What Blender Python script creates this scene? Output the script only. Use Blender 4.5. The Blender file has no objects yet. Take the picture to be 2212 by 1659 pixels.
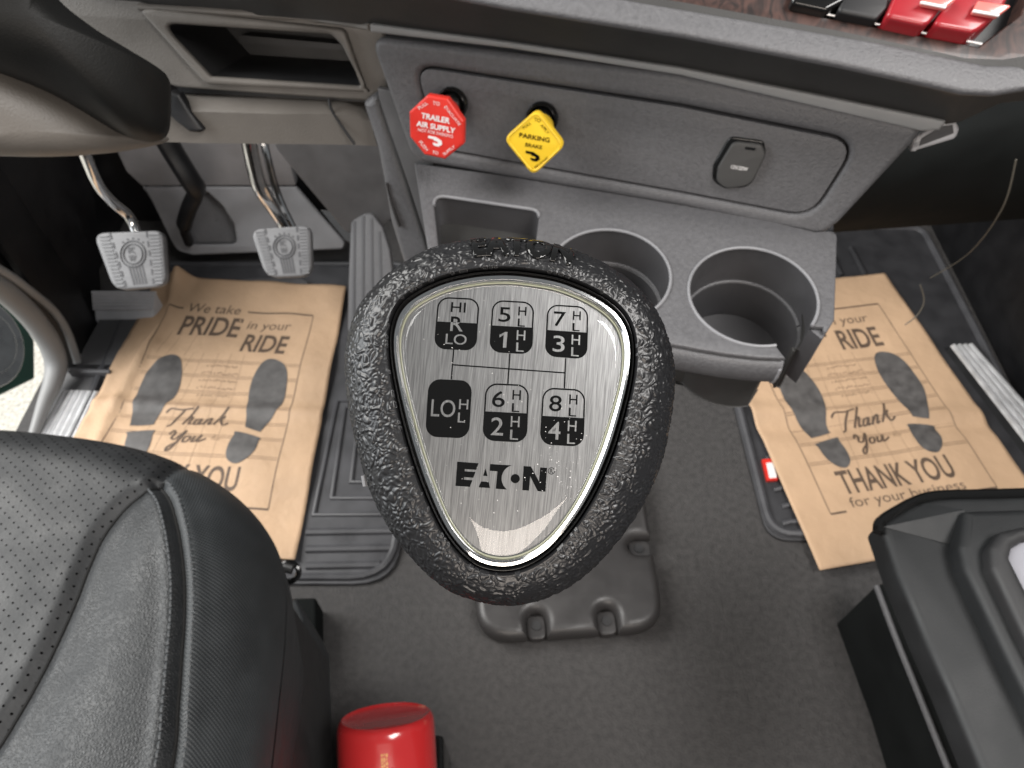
import bpy, bmesh, math, random
from math import radians, sin, cos, pi
from mathutils import Vector, Matrix, noise
random.seed(7)
S = bpy.context.scene
COL = S.collection
# ------------------------------------------------------------------ camera
PITCH = radians(52); CAM = Vector((0, 0, .95)); FPX = 1536.
cd = bpy.data.cameras.new('camera'); cam = bpy.data.objects.new('camera', cd); COL.objects.link(cam)
cam.location = CAM; cam.rotation_euler = (radians(90) - PITCH, 0, 0)
cd.sensor_width = 36; cd.lens = 25; cd.clip_start = .01; cd.clip_end = 100
cd.dof.use_dof = True; cd.dof.focus_distance = .158; cd.dof.aperture_fstop = 37
S.camera = cam
# ------------------------------------------------------------------ world and lamps
W = bpy.data.worlds.new('World'); S.world = W; W.use_nodes = True
bg = W.node_tree.nodes['Background']; bg.inputs[0].default_value = (.93, .97, 1, 1); bg.inputs[1].default_value = .17
def lamp(name, loc, target, sx, sy, power, col):
    d = bpy.data.lights.new(name, 'AREA'); d.shape = 'RECTANGLE'; d.size = sx; d.size_y = sy; d.energy = power; d.color = col
    o = bpy.data.objects.new(name, d); COL.objects.link(o); o.location = loc
    o.rotation_euler = (Vector(target) - Vector(loc)).to_track_quat('-Z', 'Y').to_euler(); return o
lamp('cab_dome_lamp', (.7, -.1, 1.85), (.15, .4, .4), .7, .45, 24, (1, .97, .94))
lamp('door_daylight', (-1.75, .1, 1.15), (-.1, .55, .25), 1.1, 1.2, 24, (.93, .97, 1))
lamp('outside_daylight', (-3.2, 1.2, 3.0), (-2.2, 1.2, -1.2), 3, 3, 330, (1, .98, .94))
lamp('rear_cab_lamp', (.1, -1.25, 1.3), (.0, .4, .5), 1.0, .4, 15, (1, .89, .79))  # rear cab light, placed low and tinted warm to mirror in the knob dome
S.view_settings.view_transform = 'Standard'; S.view_settings.look = 'None'
S.view_settings.exposure = 0; S.view_settings.gamma = 1
# ------------------------------------------------------------------ frames
CP, SP = cos(PITCH), sin(PITCH)
def ray(x, y):
    u = (x - 1106) / FPX; v = (y - 829.5) / FPX
    return Vector((u, CP - v * SP, -(SP + v * CP)))
def D(x, y, d): return CAM + ray(x, y) * d
class Fr:
    def __init__(s, o, e1, n):
        s.o = Vector(o); s.n = Vector(n).normalized(); e1 = Vector(e1); s.e1 = (e1 - s.n * e1.dot(s.n)).normalized(); s.e2 = s.n.cross(s.e1)
    def __call__(s, a, b, c=0): return s.o + s.e1 * a + s.e2 * b + s.n * c
    def px(s, x, y, h=0):
        r = ray(x, y); p = CAM + r * ((s.o + s.n * h - CAM).dot(s.n) / r.dot(s.n)); q = p - s.o
        return Vector((q.dot(s.e1), q.dot(s.e2)))
    def P(s, x, y, h=0):
        a = s.px(x, y, h); return s(a.x, a.y, h)
    def up(s, h): return Fr(s.o + s.n * h, s.e1, s.n)
    def M(s): return Matrix(((s.e1.x, s.e2.x, s.n.x, s.o.x), (s.e1.y, s.e2.y, s.n.y, s.o.y), (s.e1.z, s.e2.z, s.n.z, s.o.z), (0, 0, 0, 1)))
floorF = Fr((0, 0, 0), (1, 0, 0), (0, 0, 1))
YAW = radians(15); LEAN = radians(12)
nh = Vector((-sin(YAW), -cos(YAW), 0)); ec = Vector((cos(YAW), -sin(YAW), 0))
panelF = Fr((-.075, .478, .625), ec, nh * cos(LEAN) + Vector((0, 0, sin(LEAN))))
shelfF = Fr((.1, .36, .612), ec, nh * .1 + Vector((0, 0, 1)))
dashF = Fr((0, .53, .655), (1, 0, 0), (0, -cos(radians(20)), sin(radians(20))))
def camF(x, y, d, tx=0, ty=0):
    p = D(x, y, d); n = (CAM - p).normalized() + Vector((tx, 0, ty)); return Fr(p, (1, 0, 0), n)
# ------------------------------------------------------------------ materials
def mat(name, col, rough=.5, metal=0, bump=None, var=None, spec=.5, coat=0, aniso=0, scalev=None, emit=None, sheen=0):
    m = bpy.data.materials.new(name); m.use_nodes = True; nt = m.node_tree; b = nt.nodes['Principled BSDF']
    L = nt.links.new
    b.inputs['Base Color'].default_value = (*col, 1); b.inputs['Roughness'].default_value = rough
    b.inputs['Metallic'].default_value = metal; b.inputs['Specular IOR Level'].default_value = spec
    b.inputs['Coat Weight'].default_value = coat; b.inputs['Coat Roughness'].default_value = .05
    b.inputs['Sheen Weight'].default_value = sheen
    tc = nt.nodes.new('ShaderNodeTexCoord'); mp = nt.nodes.new('ShaderNodeMapping'); L(tc.outputs['Object'], mp.inputs[0])
    if scalev: mp.inputs['Scale'].default_value = scalev
    if var:
        sc, amt = var
        n = nt.nodes.new('ShaderNodeTexNoise'); n.inputs['Scale'].default_value = sc; n.inputs['Detail'].default_value = 6; L(mp.outputs[0], n.inputs['Vector'])
        r = nt.nodes.new('ShaderNodeMapRange'); r.inputs[1].default_value = .3; r.inputs[2].default_value = .7
        r.inputs[3].default_value = 1 - amt; r.inputs[4].default_value = 1 + amt; L(n.outputs[0], r.inputs[0])
        x = nt.nodes.new('ShaderNodeVectorMath'); x.operation = 'SCALE'; x.inputs[0].default_value = col; L(r.outputs[0], x.inputs['Scale']); L(x.outputs[0], b.inputs['Base Color'])
        r2 = nt.nodes.new('ShaderNodeMapRange'); r2.inputs[1].default_value = .3; r2.inputs[2].default_value = .7
        r2.inputs[3].default_value = max(rough - .08, .02); r2.inputs[4].default_value = rough + .08; L(n.outputs[0], r2.inputs[0]); L(r2.outputs[0], b.inputs['Roughness'])
    if bump:
        kind, sc, st, dist = bump
        bp = nt.nodes.new('ShaderNodeBump'); bp.inputs['Strength'].default_value = st; bp.inputs['Distance'].default_value = dist
        if kind == 'noise':
            t = nt.nodes.new('ShaderNodeTexNoise'); t.inputs['Scale'].default_value = sc; t.inputs['Detail'].default_value = 4; L(mp.outputs[0], t.inputs['Vector']); h = t.outputs[0]
        elif kind == 'cell':
            n2 = nt.nodes.new('ShaderNodeTexNoise'); n2.inputs['Scale'].default_value = sc * .6; L(mp.outputs[0], n2.inputs['Vector'])
            ad = nt.nodes.new('ShaderNodeVectorMath'); ad.operation = 'SCALE'; ad.inputs['Scale'].default_value = 1.1 / sc; L(n2.outputs['Color'], ad.inputs[0])
            a2 = nt.nodes.new('ShaderNodeVectorMath'); a2.operation = 'ADD'; L(mp.outputs[0], a2.inputs[0]); L(ad.outputs[0], a2.inputs[1])
            t = nt.nodes.new('ShaderNodeTexVoronoi'); t.feature = 'DISTANCE_TO_EDGE'; t.inputs['Scale'].default_value = sc; L(a2.outputs[0], t.inputs['Vector'])
            r3 = nt.nodes.new('ShaderNodeMapRange'); r3.interpolation_type = 'SMOOTHSTEP'; r3.inputs[2].default_value = .35; L(t.outputs[0], r3.inputs[0]); h = r3.outputs[0]
        L(h, bp.inputs['Height']); L(bp.outputs[0], b.inputs['Normal'])
    return m
M = {}
M['grey'] = mat('grey grained plastic', (.096, .095, .1), .5, bump=('noise', 650, .7, .0007), var=(350, .12))
M['grey2'] = mat('mid grey plastic', (.085, .084, .087), .52, bump=('noise', 900, .3, .0006), var=(40, .1))
M['warm'] = mat('warm grey plastic', (.14, .128, .115), .5, bump=('noise', 700, .4, .0007), var=(30, .08))
M['pale'] = mat('pale grey plastic', (.2, .2, .21), .45, bump=('noise', 900, .2, .0005), var=(30, .08))
M['cupwall'] = mat('grey plastic with painted shade', (.05, .049, .052), .5, bump=('noise', 900, .3, .0006), var=(40, .1))  # shelf plastic with the shade of cups and pockets put into its colour
M['column'] = mat('dark column plastic', (.008, .008, .0075), .6, spec=.25, bump=('noise', 900, .3, .0006), var=(30, .15))
M['trim'] = mat('light grey trim', (.23, .23, .23), .5, bump=('noise', 700, .2, .0006), var=(30, .06))
M['rest'] = mat('foot rest plastic with painted daylight', (.5, .5, .52), .5, var=(40, .08))  # door daylight on the foot rest is put into this pale colour
M['cover'] = mat('brown black cover plastic', (.038, .036, .036), .42, bump=('noise', 900, .2, .0005), var=(30, .1))
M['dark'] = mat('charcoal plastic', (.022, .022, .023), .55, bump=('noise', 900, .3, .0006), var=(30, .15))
M['under'] = mat('underside plastic with painted shade', (.03, .029, .028), .6, bump=('noise', 700, .3, .0006), var=(30, .15))  # undersides catch no light; that shade is put into this dark colour
M['housing'] = mat('matt black moulding', (.013, .014, .015), .6, bump=('noise', 900, .3, .0006), var=(30, .15))
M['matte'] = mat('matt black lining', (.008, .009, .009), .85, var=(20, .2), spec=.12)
M['wire'] = mat('dull wire', (.12, .11, .09), .6)
M['black'] = mat('black plastic', (.006, .006, .007), .5, var=(20, .2))
M['gloss'] = mat('glossy black plastic', (.006, .006, .006), .12)
M['rubber'] = mat('black rubber', (.03, .03, .033), .5, bump=('noise', 500, .3, .0008), var=(25, .2))
M['rubber2'] = mat('dusty rubber mat', (.055, .055, .06), .48, bump=('noise', 500, .3, .0008), var=(25, .2))
M['carpet'] = mat('dark grey vinyl floor', (.046, .0435, .043), .75, bump=('noise', 380, .9, .002), var=(120, .3))
M['padrub'] = mat('light grey pedal rubber', (.16, .16, .166), .5, bump=('noise', 300, .3, .0008), var=(80, .1), scalev=(.2, 1, 2))
M['padline'] = mat('dark pedal grooves', (.07, .07, .075), .6)
M['chrome'] = mat('chrome', (.8, .8, .8), .12, 1, var=(40, .1))
M['steel'] = mat('dull steel', (.4, .4, .4), .32, 1, var=(40, .15))
M['alu'] = mat('ribbed aluminium', (.62, .62, .63), .42, .6, var=(50, .1))
M['red'] = mat('red knob plastic', (.62, .03, .02), .38, var=(50, .08), bump=('noise', 500, .2, .0005))
M['yellow'] = mat('yellow knob plastic', (.8, .52, .025), .4, var=(50, .06), bump=('noise', 500, .2, .0005))
M['redpaint'] = mat('red gloss paint', (.5, .024, .026), .24, coat=.6, var=(20, .06), bump=('noise', 60, .15, .001))
M['white'] = mat('white print', (.75, .73, .72), .6)
M['gold'] = mat('gold print', (.7, .4, .1), .4)
M['ink'] = mat('brown ink', (.1, .066, .045), .7, var=(150, .25))
M['inkfaint'] = mat('faint brown ink', (.24, .155, .095), .75, var=(150, .25))
M['foot'] = mat('grey footprint ink', (.085, .08, .078), .6, var=(60, .3))
M['paper'] = mat('kraft paper', (.5, .335, .21), .7, bump=('noise', 55, .5, .004), var=(14, .07))
M['leather'] = mat('black leather', (.018, .0195, .021), .48, spec=.36, bump=('cell', 480, .4, .0006), var=(40, .15))
M['leatherc'] = mat('black perforated leather', (.016, .017, .0185), .58, spec=.26, bump=('noise', 500, .3, .0006), var=(40, .15))
M['weave'] = mat('black woven side fabric', (.034, .038, .041), .5, var=(40, .12))
M['thread'] = mat('dark thread', (.075, .08, .085), .55)
M['hole'] = mat('perforation black', (.002, .002, .002), .9)
M['green'] = mat('green vehicle paint', (.01, .1, .055), .2, coat=.5, var=(6, .35))
M['concrete'] = mat('speckled concrete', (.62, .6, .54), .9, var=(70, .35))
M['socket'] = mat('socket cover plastic', (.05, .049, .048), .5, bump=('noise', 700, .2, .0005))
M['print_black'] = mat('black plate print', (.0025, .0025, .0025), .7, spec=.03)
M['ringline'] = mat('pale resin edge', (.24, .245, .18), .3)
M['disc'] = mat('pale grey disc', (.26, .26, .29), .5, var=(20, .1))
# perforations
def add_dots(m):
    nt = m.node_tree; L = nt.links.new; b = nt.nodes['Principled BSDF']
    tc = nt.nodes.new('ShaderNodeTexCoord'); mp = nt.nodes.new('ShaderNodeMapping'); mp.inputs['Scale'].default_value = (155, 155, 0); mp.inputs['Rotation'].default_value = (0, 0, radians(38)); L(tc.outputs['Object'], mp.inputs[0])
    fr = nt.nodes.new('ShaderNodeVectorMath'); fr.operation = 'FRACTION'; L(mp.outputs[0], fr.inputs[0])
    sb = nt.nodes.new('ShaderNodeVectorMath'); sb.operation = 'SUBTRACT'; sb.inputs[1].default_value = (.5, .5, 0); L(fr.outputs[0], sb.inputs[0])
    ln = nt.nodes.new('ShaderNodeVectorMath'); ln.operation = 'LENGTH'; L(sb.outputs[0], ln.inputs[0])
    lt = nt.nodes.new('ShaderNodeMath'); lt.operation = 'GREATER_THAN'; lt.inputs[1].default_value = .12; L(ln.outputs['Value'], lt.inputs[0])
    src = b.inputs['Base Color'].links[0].from_socket
    x = nt.nodes.new('ShaderNodeVectorMath'); x.operation = 'SCALE'; L(src, x.inputs[0]); L(lt.outputs[0], x.inputs['Scale']); L(x.outputs[0], b.inputs['Base Color'])
    sp = nt.nodes.new('ShaderNodeMath'); sp.operation = 'MULTIPLY'; sp.inputs[1].default_value = .5; L(lt.outputs[0], sp.inputs[0]); L(sp.outputs[0], b.inputs['Specular IOR Level'])
add_dots(M['leatherc'])
def add_weave(m):
    nt = m.node_tree; L = nt.links.new; b = nt.nodes['Principled BSDF']
    uv = nt.nodes.new('ShaderNodeUVMap'); sep = nt.nodes.new('ShaderNodeSeparateXYZ'); L(uv.outputs[0], sep.inputs[0])
    def sn(s, k):
        a = nt.nodes.new('ShaderNodeMath'); a.operation = 'MULTIPLY'; a.inputs[1].default_value = k; L(s, a.inputs[0])
        c = nt.nodes.new('ShaderNodeMath'); c.operation = 'SINE'; L(a.outputs[0], c.inputs[0]); return c.outputs[0]
    p = nt.nodes.new('ShaderNodeMath'); p.operation = 'MULTIPLY'; L(sn(sep.outputs[0], 2100), p.inputs[0]); L(sn(sep.outputs[1], 2100), p.inputs[1])
    bp = nt.nodes.new('ShaderNodeBump'); bp.inputs['Strength'].default_value = .35; bp.inputs['Distance'].default_value = .0007
    L(p.outputs[0], bp.inputs['Height']); L(bp.outputs[0], b.inputs['Normal'])
add_weave(M['weave'])
def wood_mat():
    m = mat('dark burl wood', (.05, .022, .015), .45, coat=.1); nt = m.node_tree; L = nt.links.new; b = nt.nodes['Principled BSDF']
    tc = nt.nodes.new('ShaderNodeTexCoord'); n = nt.nodes.new('ShaderNodeTexNoise'); n.inputs['Scale'].default_value = 55; n.inputs['Detail'].default_value = 5; n.inputs['Distortion'].default_value = 3
    mp = nt.nodes.new('ShaderNodeMapping'); mp.inputs['Scale'].default_value = (1.6, .7, .7); L(tc.outputs['Object'], mp.inputs[0]); L(mp.outputs[0], n.inputs['Vector'])
    r = nt.nodes.new('ShaderNodeValToRGB'); r.color_ramp.elements[0].position = .35; r.color_ramp.elements[0].color = (.008, .0035, .003, 1)
    r.color_ramp.elements[1].position = .65; r.color_ramp.elements[1].color = (.055, .026, .02, 1); L(n.outputs[0], r.inputs[0]); L(r.outputs[0], b.inputs['Base Color']); return m
M['wood'] = wood_mat()
def grip_mat():
    m = mat('wrinkled black grip', (.009, .009, .010), .37, spec=.5); nt = m.node_tree; L = nt.links.new; b = nt.nodes['Principled BSDF']
    tc = nt.nodes.new('ShaderNodeTexCoord'); n = nt.nodes.new('ShaderNodeTexNoise'); n.inputs['Scale'].default_value = 2600; n.inputs['Detail'].default_value = 3; L(tc.outputs['Object'], n.inputs['Vector'])
    bp = nt.nodes.new('ShaderNodeBump'); bp.inputs['Strength'].default_value = .2; bp.inputs['Distance'].default_value = .00008
    L(n.outputs[0], bp.inputs['Height']); L(bp.outputs[0], b.inputs['Normal']); return m
M['grip'] = grip_mat()
def plate_mat():
    m = mat('brushed aluminium', (.72, .73, .73), .34, 1); nt = m.node_tree; L = nt.links.new; b = nt.nodes['Principled BSDF']
    tc = nt.nodes.new('ShaderNodeTexCoord'); mp = nt.nodes.new('ShaderNodeMapping'); mp.inputs['Scale'].default_value = (1, .035, 1); L(tc.outputs['Object'], mp.inputs[0])
    n = nt.nodes.new('ShaderNodeTexNoise'); n.inputs['Scale'].default_value = 4200; n.inputs['Detail'].default_value = 5; L(mp.outputs[0], n.inputs['Vector'])
    r = nt.nodes.new('ShaderNodeMapRange'); r.inputs[1].default_value = .3; r.inputs[2].default_value = .7; r.inputs[3].default_value = .26; r.inputs[4].default_value = .5; L(n.outputs[0], r.inputs[0])
    cb = nt.nodes.new('ShaderNodeCombineColor'); [L(r.outputs[0], cb.inputs[i]) for i in range(3)]; L(cb.outputs[0], b.inputs['Base Color'])
    bp = nt.nodes.new('ShaderNodeBump'); bp.inputs['Strength'].default_value = .25; bp.inputs['Distance'].default_value = .00006; L(n.outputs[0], bp.inputs['Height']); L(bp.outputs[0], b.inputs['Normal'])
    return m
M['plate'] = plate_mat()
def lens_mat(name='clear resin', tint=(1, 1, 1), ior=1.5, rough=.02, base=0.):
    m = bpy.data.materials.new(name); m.use_nodes = True; nt = m.node_tree; nt.nodes.clear(); L = nt.links.new
    o = nt.nodes.new('ShaderNodeOutputMaterial'); mx = nt.nodes.new('ShaderNodeMixShader'); t = nt.nodes.new('ShaderNodeBsdfTransparent'); g = nt.nodes.new('ShaderNodeBsdfGlossy')
    t.inputs[0].default_value = (*tint, 1); g.inputs['Roughness'].default_value = rough
    f = nt.nodes.new('ShaderNodeFresnel'); f.inputs[0].default_value = ior
    ge = nt.nodes.new('ShaderNodeNewGeometry'); vt = nt.nodes.new('ShaderNodeMath'); vt.operation = 'SUBTRACT'; vt.inputs[0].default_value = 1; L(ge.outputs['Backfacing'], vt.inputs[1])
    mu = nt.nodes.new('ShaderNodeMath'); mu.operation = 'MULTIPLY'; L(f.outputs[0], mu.inputs[0]); L(vt.outputs[0], mu.inputs[1])
    L(mu.outputs[0], mx.inputs[0]); L(t.outputs[0], mx.inputs[1]); L(g.outputs[0], mx.inputs[2]); L(mx.outputs[0], o.inputs[0]); return m
M['lens'] = lens_mat()
def redglass():
    m = mat('clear red plastic', (.42, .02, .03), .3, coat=.2); m.node_tree.nodes['Principled BSDF'].inputs['Transmission Weight'].default_value = .35; return m
M['redglass'] = redglass(); M['lensred'] = mat('pale red lens', (.6, .16, .14), .2, coat=.5)
# ------------------------------------------------------------------ object helpers
def thing(name, label, cat, loc=(0, 0, 0), group=None):
    o = bpy.data.objects.new(name, None); COL.objects.link(o); o.location = loc; o.empty_display_size = .02
    o['label'] = label; o['category'] = cat
    if group: o['group'] = group
    return o
def wloc(o):
    v = Vector(o.location)
    return v
def obj(name, vf, m, parent=None, smooth=35, kind=None, label=None, cat=None, mw=None, bevel=0, uvs=None):
    me = vf if isinstance(vf, bpy.types.Mesh) else None
    if me is None:
        me = bpy.data.meshes.new(name); me.from_pydata([tuple(v) for v in vf[0]], [], vf[1]); me.validate()
    me.name = name
    if uvs is not None:
        ul = me.uv_layers.new(name='UVMap')
        for l in me.loops: ul.data[l.index].uv = uvs[l.vertex_index]
    bm = bmesh.new(); bm.from_mesh(me); bmesh.ops.remove_doubles(bm, verts=bm.verts, dist=2e-6); bmesh.ops.recalc_face_normals(bm, faces=bm.faces); bm.to_mesh(me); bm.free()
    me.shade_smooth(); me.set_sharp_from_angle(angle=radians(smooth))
    me.materials.append(M[m] if isinstance(m, str) else m)
    o = bpy.data.objects.new(name, me); COL.objects.link(o)
    if mw: o.matrix_basis = mw
    if parent:
        o.parent = parent
        t = Vector(parent.get('_w', (0, 0, 0))) if False else parent_loc(parent)
        o.matrix_parent_inverse = Matrix.Translation(-t) if parent.type == 'EMPTY' else parent_matrix(parent).inverted()
    if kind: o['kind'] = kind
    if label: o['label'] = label
    if cat: o['category'] = cat
    if bevel:
        b = o.modifiers.new('bevel', 'BEVEL'); b.width = bevel; b.segments = 3; b.limit_method = 'ANGLE'; b.angle_limit = radians(40); b.harden_normals = False
    return o
def parent_loc(p): return Vector(p.location)
def parent_matrix(o):
    m = o.matrix_basis.copy()
    if o.parent: m = (Matrix.Translation(parent_loc(o.parent)) if o.parent.type == 'EMPTY' else parent_matrix(o.parent)) @ o.matrix_parent_inverse @ m
    return m
def fillet(poly, r, seg=6):
    out = []; n = len(poly)
    for i in range(n):
        p = Vector(poly[i]); a = Vector(poly[i - 1]); b = Vector(poly[(i + 1) % n]); rr = r[i] if isinstance(r, (list, tuple)) else r
        u = (a - p); v = (b - p)
        if rr <= 0 or u.length < 1e-9 or v.length < 1e-9: out.append(p); continue
        ang = u.angle(v)
        t = min(rr / max(math.tan(ang / 2), 1e-3), u.length * .48, v.length * .48)
        p0 = p + u.normalized() * t; p1 = p + v.normalized() * t
        for k in range(seg + 1):
            s = k / seg; out.append(p0 * (1 - s) ** 2 + p * 2 * s * (1 - s) + p1 * s ** 2)
    return out
def prism(F, poly, h0, h1):
    n = len(poly); v = [F(p[0], p[1], h0) for p in poly] + [F(p[0], p[1], h1) for p in poly]
    f = [tuple(range(n - 1, -1, -1)), tuple(range(n, 2 * n))] + [(i, (i + 1) % n, n + (i + 1) % n, n + i) for i in range(n)]
    return v, f
def pxs(F, pts, h=0): return [F.px(x, y, h) for x, y in pts]
def grid(rows, close=False):
    n = len(rows[0]); v = [p for r in rows for p in r]; f = []
    for i in range(len(rows) - 1):
        for j in range(n - (0 if close else 1)):
            k = (j + 1) % n; f.append((i * n + j, i * n + k, (i + 1) * n + k, (i + 1) * n + j))
    return v, f
def join(*vfs):
    v = []; f = []
    for a, b in vfs:
        o = len(v); v += list(a); f += [tuple(i + o for i in q) for q in b]
    return v, f
def tube(path, r, seg=10, flat=1.0, cap=True):
    path = [Vector(p) for p in path]; rows = []; n = len(path)
    t0 = (path[1] - path[0]).normalized(); up = Vector((0, 0, 1)) if abs(t0.z) < .9 else Vector((1, 0, 0)); a = t0.cross(up).normalized()
    for i, p in enumerate(path):
        t = (path[min(i + 1, n - 1)] - path[max(i - 1, 0)]).normalized(); a = (a - t * a.dot(t)).normalized(); b = t.cross(a)
        rr = r[i] if isinstance(r, (list, tuple)) else r
        rows.append([p + a * (cos(2 * pi * k / seg) * rr) + b * (sin(2 * pi * k / seg) * rr * flat) for k in range(seg)])
    v, f = grid(rows, True)
    if cap: f += [tuple(range(seg - 1, -1, -1)), tuple(range((n - 1) * seg, n * seg))]
    return v, f
def spline(pts, n=8, closed=False):
    pts = [Vector(p) for p in pts]; out = []; m = len(pts)
    for i in range(m if closed else m - 1):
        g = (lambda k: pts[k % m]) if closed else (lambda k: pts[max(0, min(m - 1, k))])
        p0, p1, p2, p3 = g(i - 1), g(i), g(i + 1), g(i + 2)
        for k in range(n):
            t = k / n
            out.append(.5 * ((2 * p1) + (p2 - p0) * t + (2 * p0 - 5 * p1 + 4 * p2 - p3) * t * t + (3 * p1 - p0 - 3 * p2 + p3) * t ** 3))
    if not closed: out.append(pts[-1])
    return out
def curve_mesh(loops, h, bevel=0, res=3):
    cu = bpy.data.curves.new('c', 'CURVE'); cu.dimensions = '2D'; cu.fill_mode = 'BOTH'; cu.extrude = h / 2 - bevel; cu.bevel_depth = bevel; cu.bevel_resolution = res; cu.offset = -bevel
    for lp in loops:
        s = cu.splines.new('POLY'); s.points.add(len(lp) - 1); s.use_cyclic_u = True
        for i, p in enumerate(lp): s.points[i].co = (p[0] * 10, p[1] * 10, 0, 1)
    cu.extrude *= 10; cu.bevel_depth *= 10; cu.offset *= 10
    return to_mesh(cu, .1)
def to_mesh(cu, sc=1):
    o = bpy.data.objects.new('c', cu); COL.objects.link(o); dg = bpy.context.evaluated_depsgraph_get()
    me = bpy.data.meshes.new_from_object(o.evaluated_get(dg)); bpy.data.objects.remove(o)
    for v in me.vertices: v.co *= sc
    me.materials.clear(); return me
def solid(F, loops, h0, h1, bevel=.002, res=3):
    me = curve_mesh(loops, h1 - h0, bevel, res); mid = (h0 + h1) / 2
    for v in me.vertices: v.co = F(v.co.x, v.co.y, v.co.z + mid)
    return me
TC = {}
def text2d(s, bold=0., shear=0.):
    k = (s, bold, shear)
    if k not in TC:
        cu = bpy.data.curves.new('t', 'FONT'); cu.body = s; cu.offset = bold; cu.shear = shear; cu.resolution_u = 4; cu.fill_mode = 'FRONT'
        me = to_mesh(cu); xs = [v.co.x for v in me.vertices]; ys = [v.co.y for v in me.vertices]
        x0, x1, y0, y1 = min(xs), max(xs), min(ys), max(ys)
        V = [((v.co.x - x0) / (x1 - x0), (v.co.y - y0) / (y1 - y0)) for v in me.vertices]; Fs = [tuple(p.vertices) for p in me.polygons]
        bpy.data.meshes.remove(me); TC[k] = (V, Fs)
    return TC[k]
TC[('1', .004, 0.)] = ([(.52, 0), (.95, 0), (1., 1), (.70, 1), (0, .80), (0, .62), (.52, .80)], [tuple(range(7))])
def text_map(s, fn, bold=0., shear=0.):
    V, Fs = text2d(s, bold, shear); return [fn(x, y) for x, y in V], Fs
def text_px(s, F, TL, TR, BL, h=0, bold=0., shear=0.):
    a, b, c = F.P(*TL, h), F.P(*TR, h), F.P(*BL, h)
    return text_map(s, lambda x, y: c + (b - a) * x + (a - c) * y, bold, shear)
def pillow(F, poly, height, back, rings=8, power=1.0, ctr=None):
    n = len(poly); c = Vector(ctr) if ctr else sum((Vector(p) for p in poly), Vector((0, 0))) / n; rows = []
    rows.append([F(p[0], p[1], -back) for p in poly])
    for i in range(rings + 1):
        t = i / rings; k = 1 - sin(t * pi / 2) if False else 1 - t; hh = height * (1 - k ** 2.2) ** (.5) if k < 1 else 0
        rows.append([F(*(c + (Vector(p) - c) * (k if i < rings else .001)), hh) for p in poly])
    return grid(rows, True)
def circ(c, r, n=32, a0=0, a1=2 * pi, ry=None):
    return [Vector((c[0] + r * cos(a0 + (a1 - a0) * i / n), c[1] + (ry or r) * sin(a0 + (a1 - a0) * i / n))) for i in range(n)]
def box(F, a0, a1, b0, b1, h0, h1): return prism(F, [(a0, b0), (a1, b0), (a1, b1), (a0, b1)], h0, h1)
# ================================================================== setting
fl = [(-.80, -.6), (.86, -.6), (.86, 1.25), (-.80, 1.25)]
obj('cab_floor', prism(floorF, fl, -.02, 0), 'carpet', kind='structure')
obj('ground', prism(floorF, [(-8, -6), (-.95, -6), (-.95, 8), (-8, 8)], -1.25, -1.2), 'concrete', kind='structure')
# side and front walls of the footwells
wallF = Fr((0, 1.16, 0), (1, 0, 0), (0, -1, 0))
t = thing('firewall_cover', 'grey moulded firewall cover behind the pedals with a recessed pocket', 'firewall panel', (-.3, 1.06, 0))
fwF = Fr((0, 1.10, .137), (1, 0, 0), (0, -1, .05))
up_poly = fillet(pxs(fwF, [(215, 250), (600, 250), (640, 402), (306, 402), (273, 372)]), [.005] * 5)
obj('upper_plate', solid(fwF, [up_poly], -.02, 0, .003), 'pale', t)
toeF = Fr(fwF.P(600, 402), (1, 0, 0), (0, -.11, .085))
toe_out = fillet(pxs(toeF, [(306, 402), (640, 402), (711, 484), (745, 522), (742, 538), (414, 551), (384, 543), (371, 525), (326, 433)]), [.001, .001, .02, .01, .01, .02, .02, .03, .03])
pk = fillet(pxs(toeF, [(425, 415), (447, 414), (480, 445), (505, 485), (510, 522), (500, 527), (412, 528), (396, 500), (398, 460)]), .012)
obj('toe_plate', solid(toeF, [toe_out, pk], -.012, 0, .004), 'pale', t)
c = sum(pk, Vector((0, 0))) / len(pk)
obj('pocket', grid([[toeF(p.x, p.y, -.004) for p in pk], [toeF(*(c + (p - c) * .93), -.03) for p in pk], [toeF(*(c + (p - c) * .02), -.032) for p in pk]], True), 'grey', t)
spF = Fr((0, 1.02, .2), (1, 0, 0), (.25, -1, .1))
sp = fillet(pxs(spF, [(570, 290), (835, 285), (850, 470), (800, 520), (745, 500), (705, 452), (640, 375)]), .02)
obj('side_plate', solid(spF, [sp], -.012, 0, .004), 'grey2', t)
obj('firewall', prism(floorF, [(-1, 1.17), (1.1, 1.17), (1.1, 1.2), (-1, 1.2)], -.01, .75), 'black', kind='structure')
kf = floorF
kick = [kf.px(185, 782), kf.px(228, 690), kf.px(205, 636), kf.px(195, 600), Vector((-.95, 1.17)), Vector((-.9, .8))]
obj('kick_panel', prism(floorF, [(-.745, .80), (-.752, .88), (-.80, .99), (-.80, 1.17), (-.815, 1.17), (-.812, .985), (-.765, .876), (-.757, .80)], 0, .62), 'black', None, label='black kick panel at the far left of the driver footwell', cat='kick panel')
obj('kick_panel', prism(floorF, [(.83, .3), (.9, .3), (.93, 1.17), (.86, 1.17)], 0, .75), 'black', None, label='black kick panel at the far right of the passenger footwell', cat='kick panel')
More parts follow.
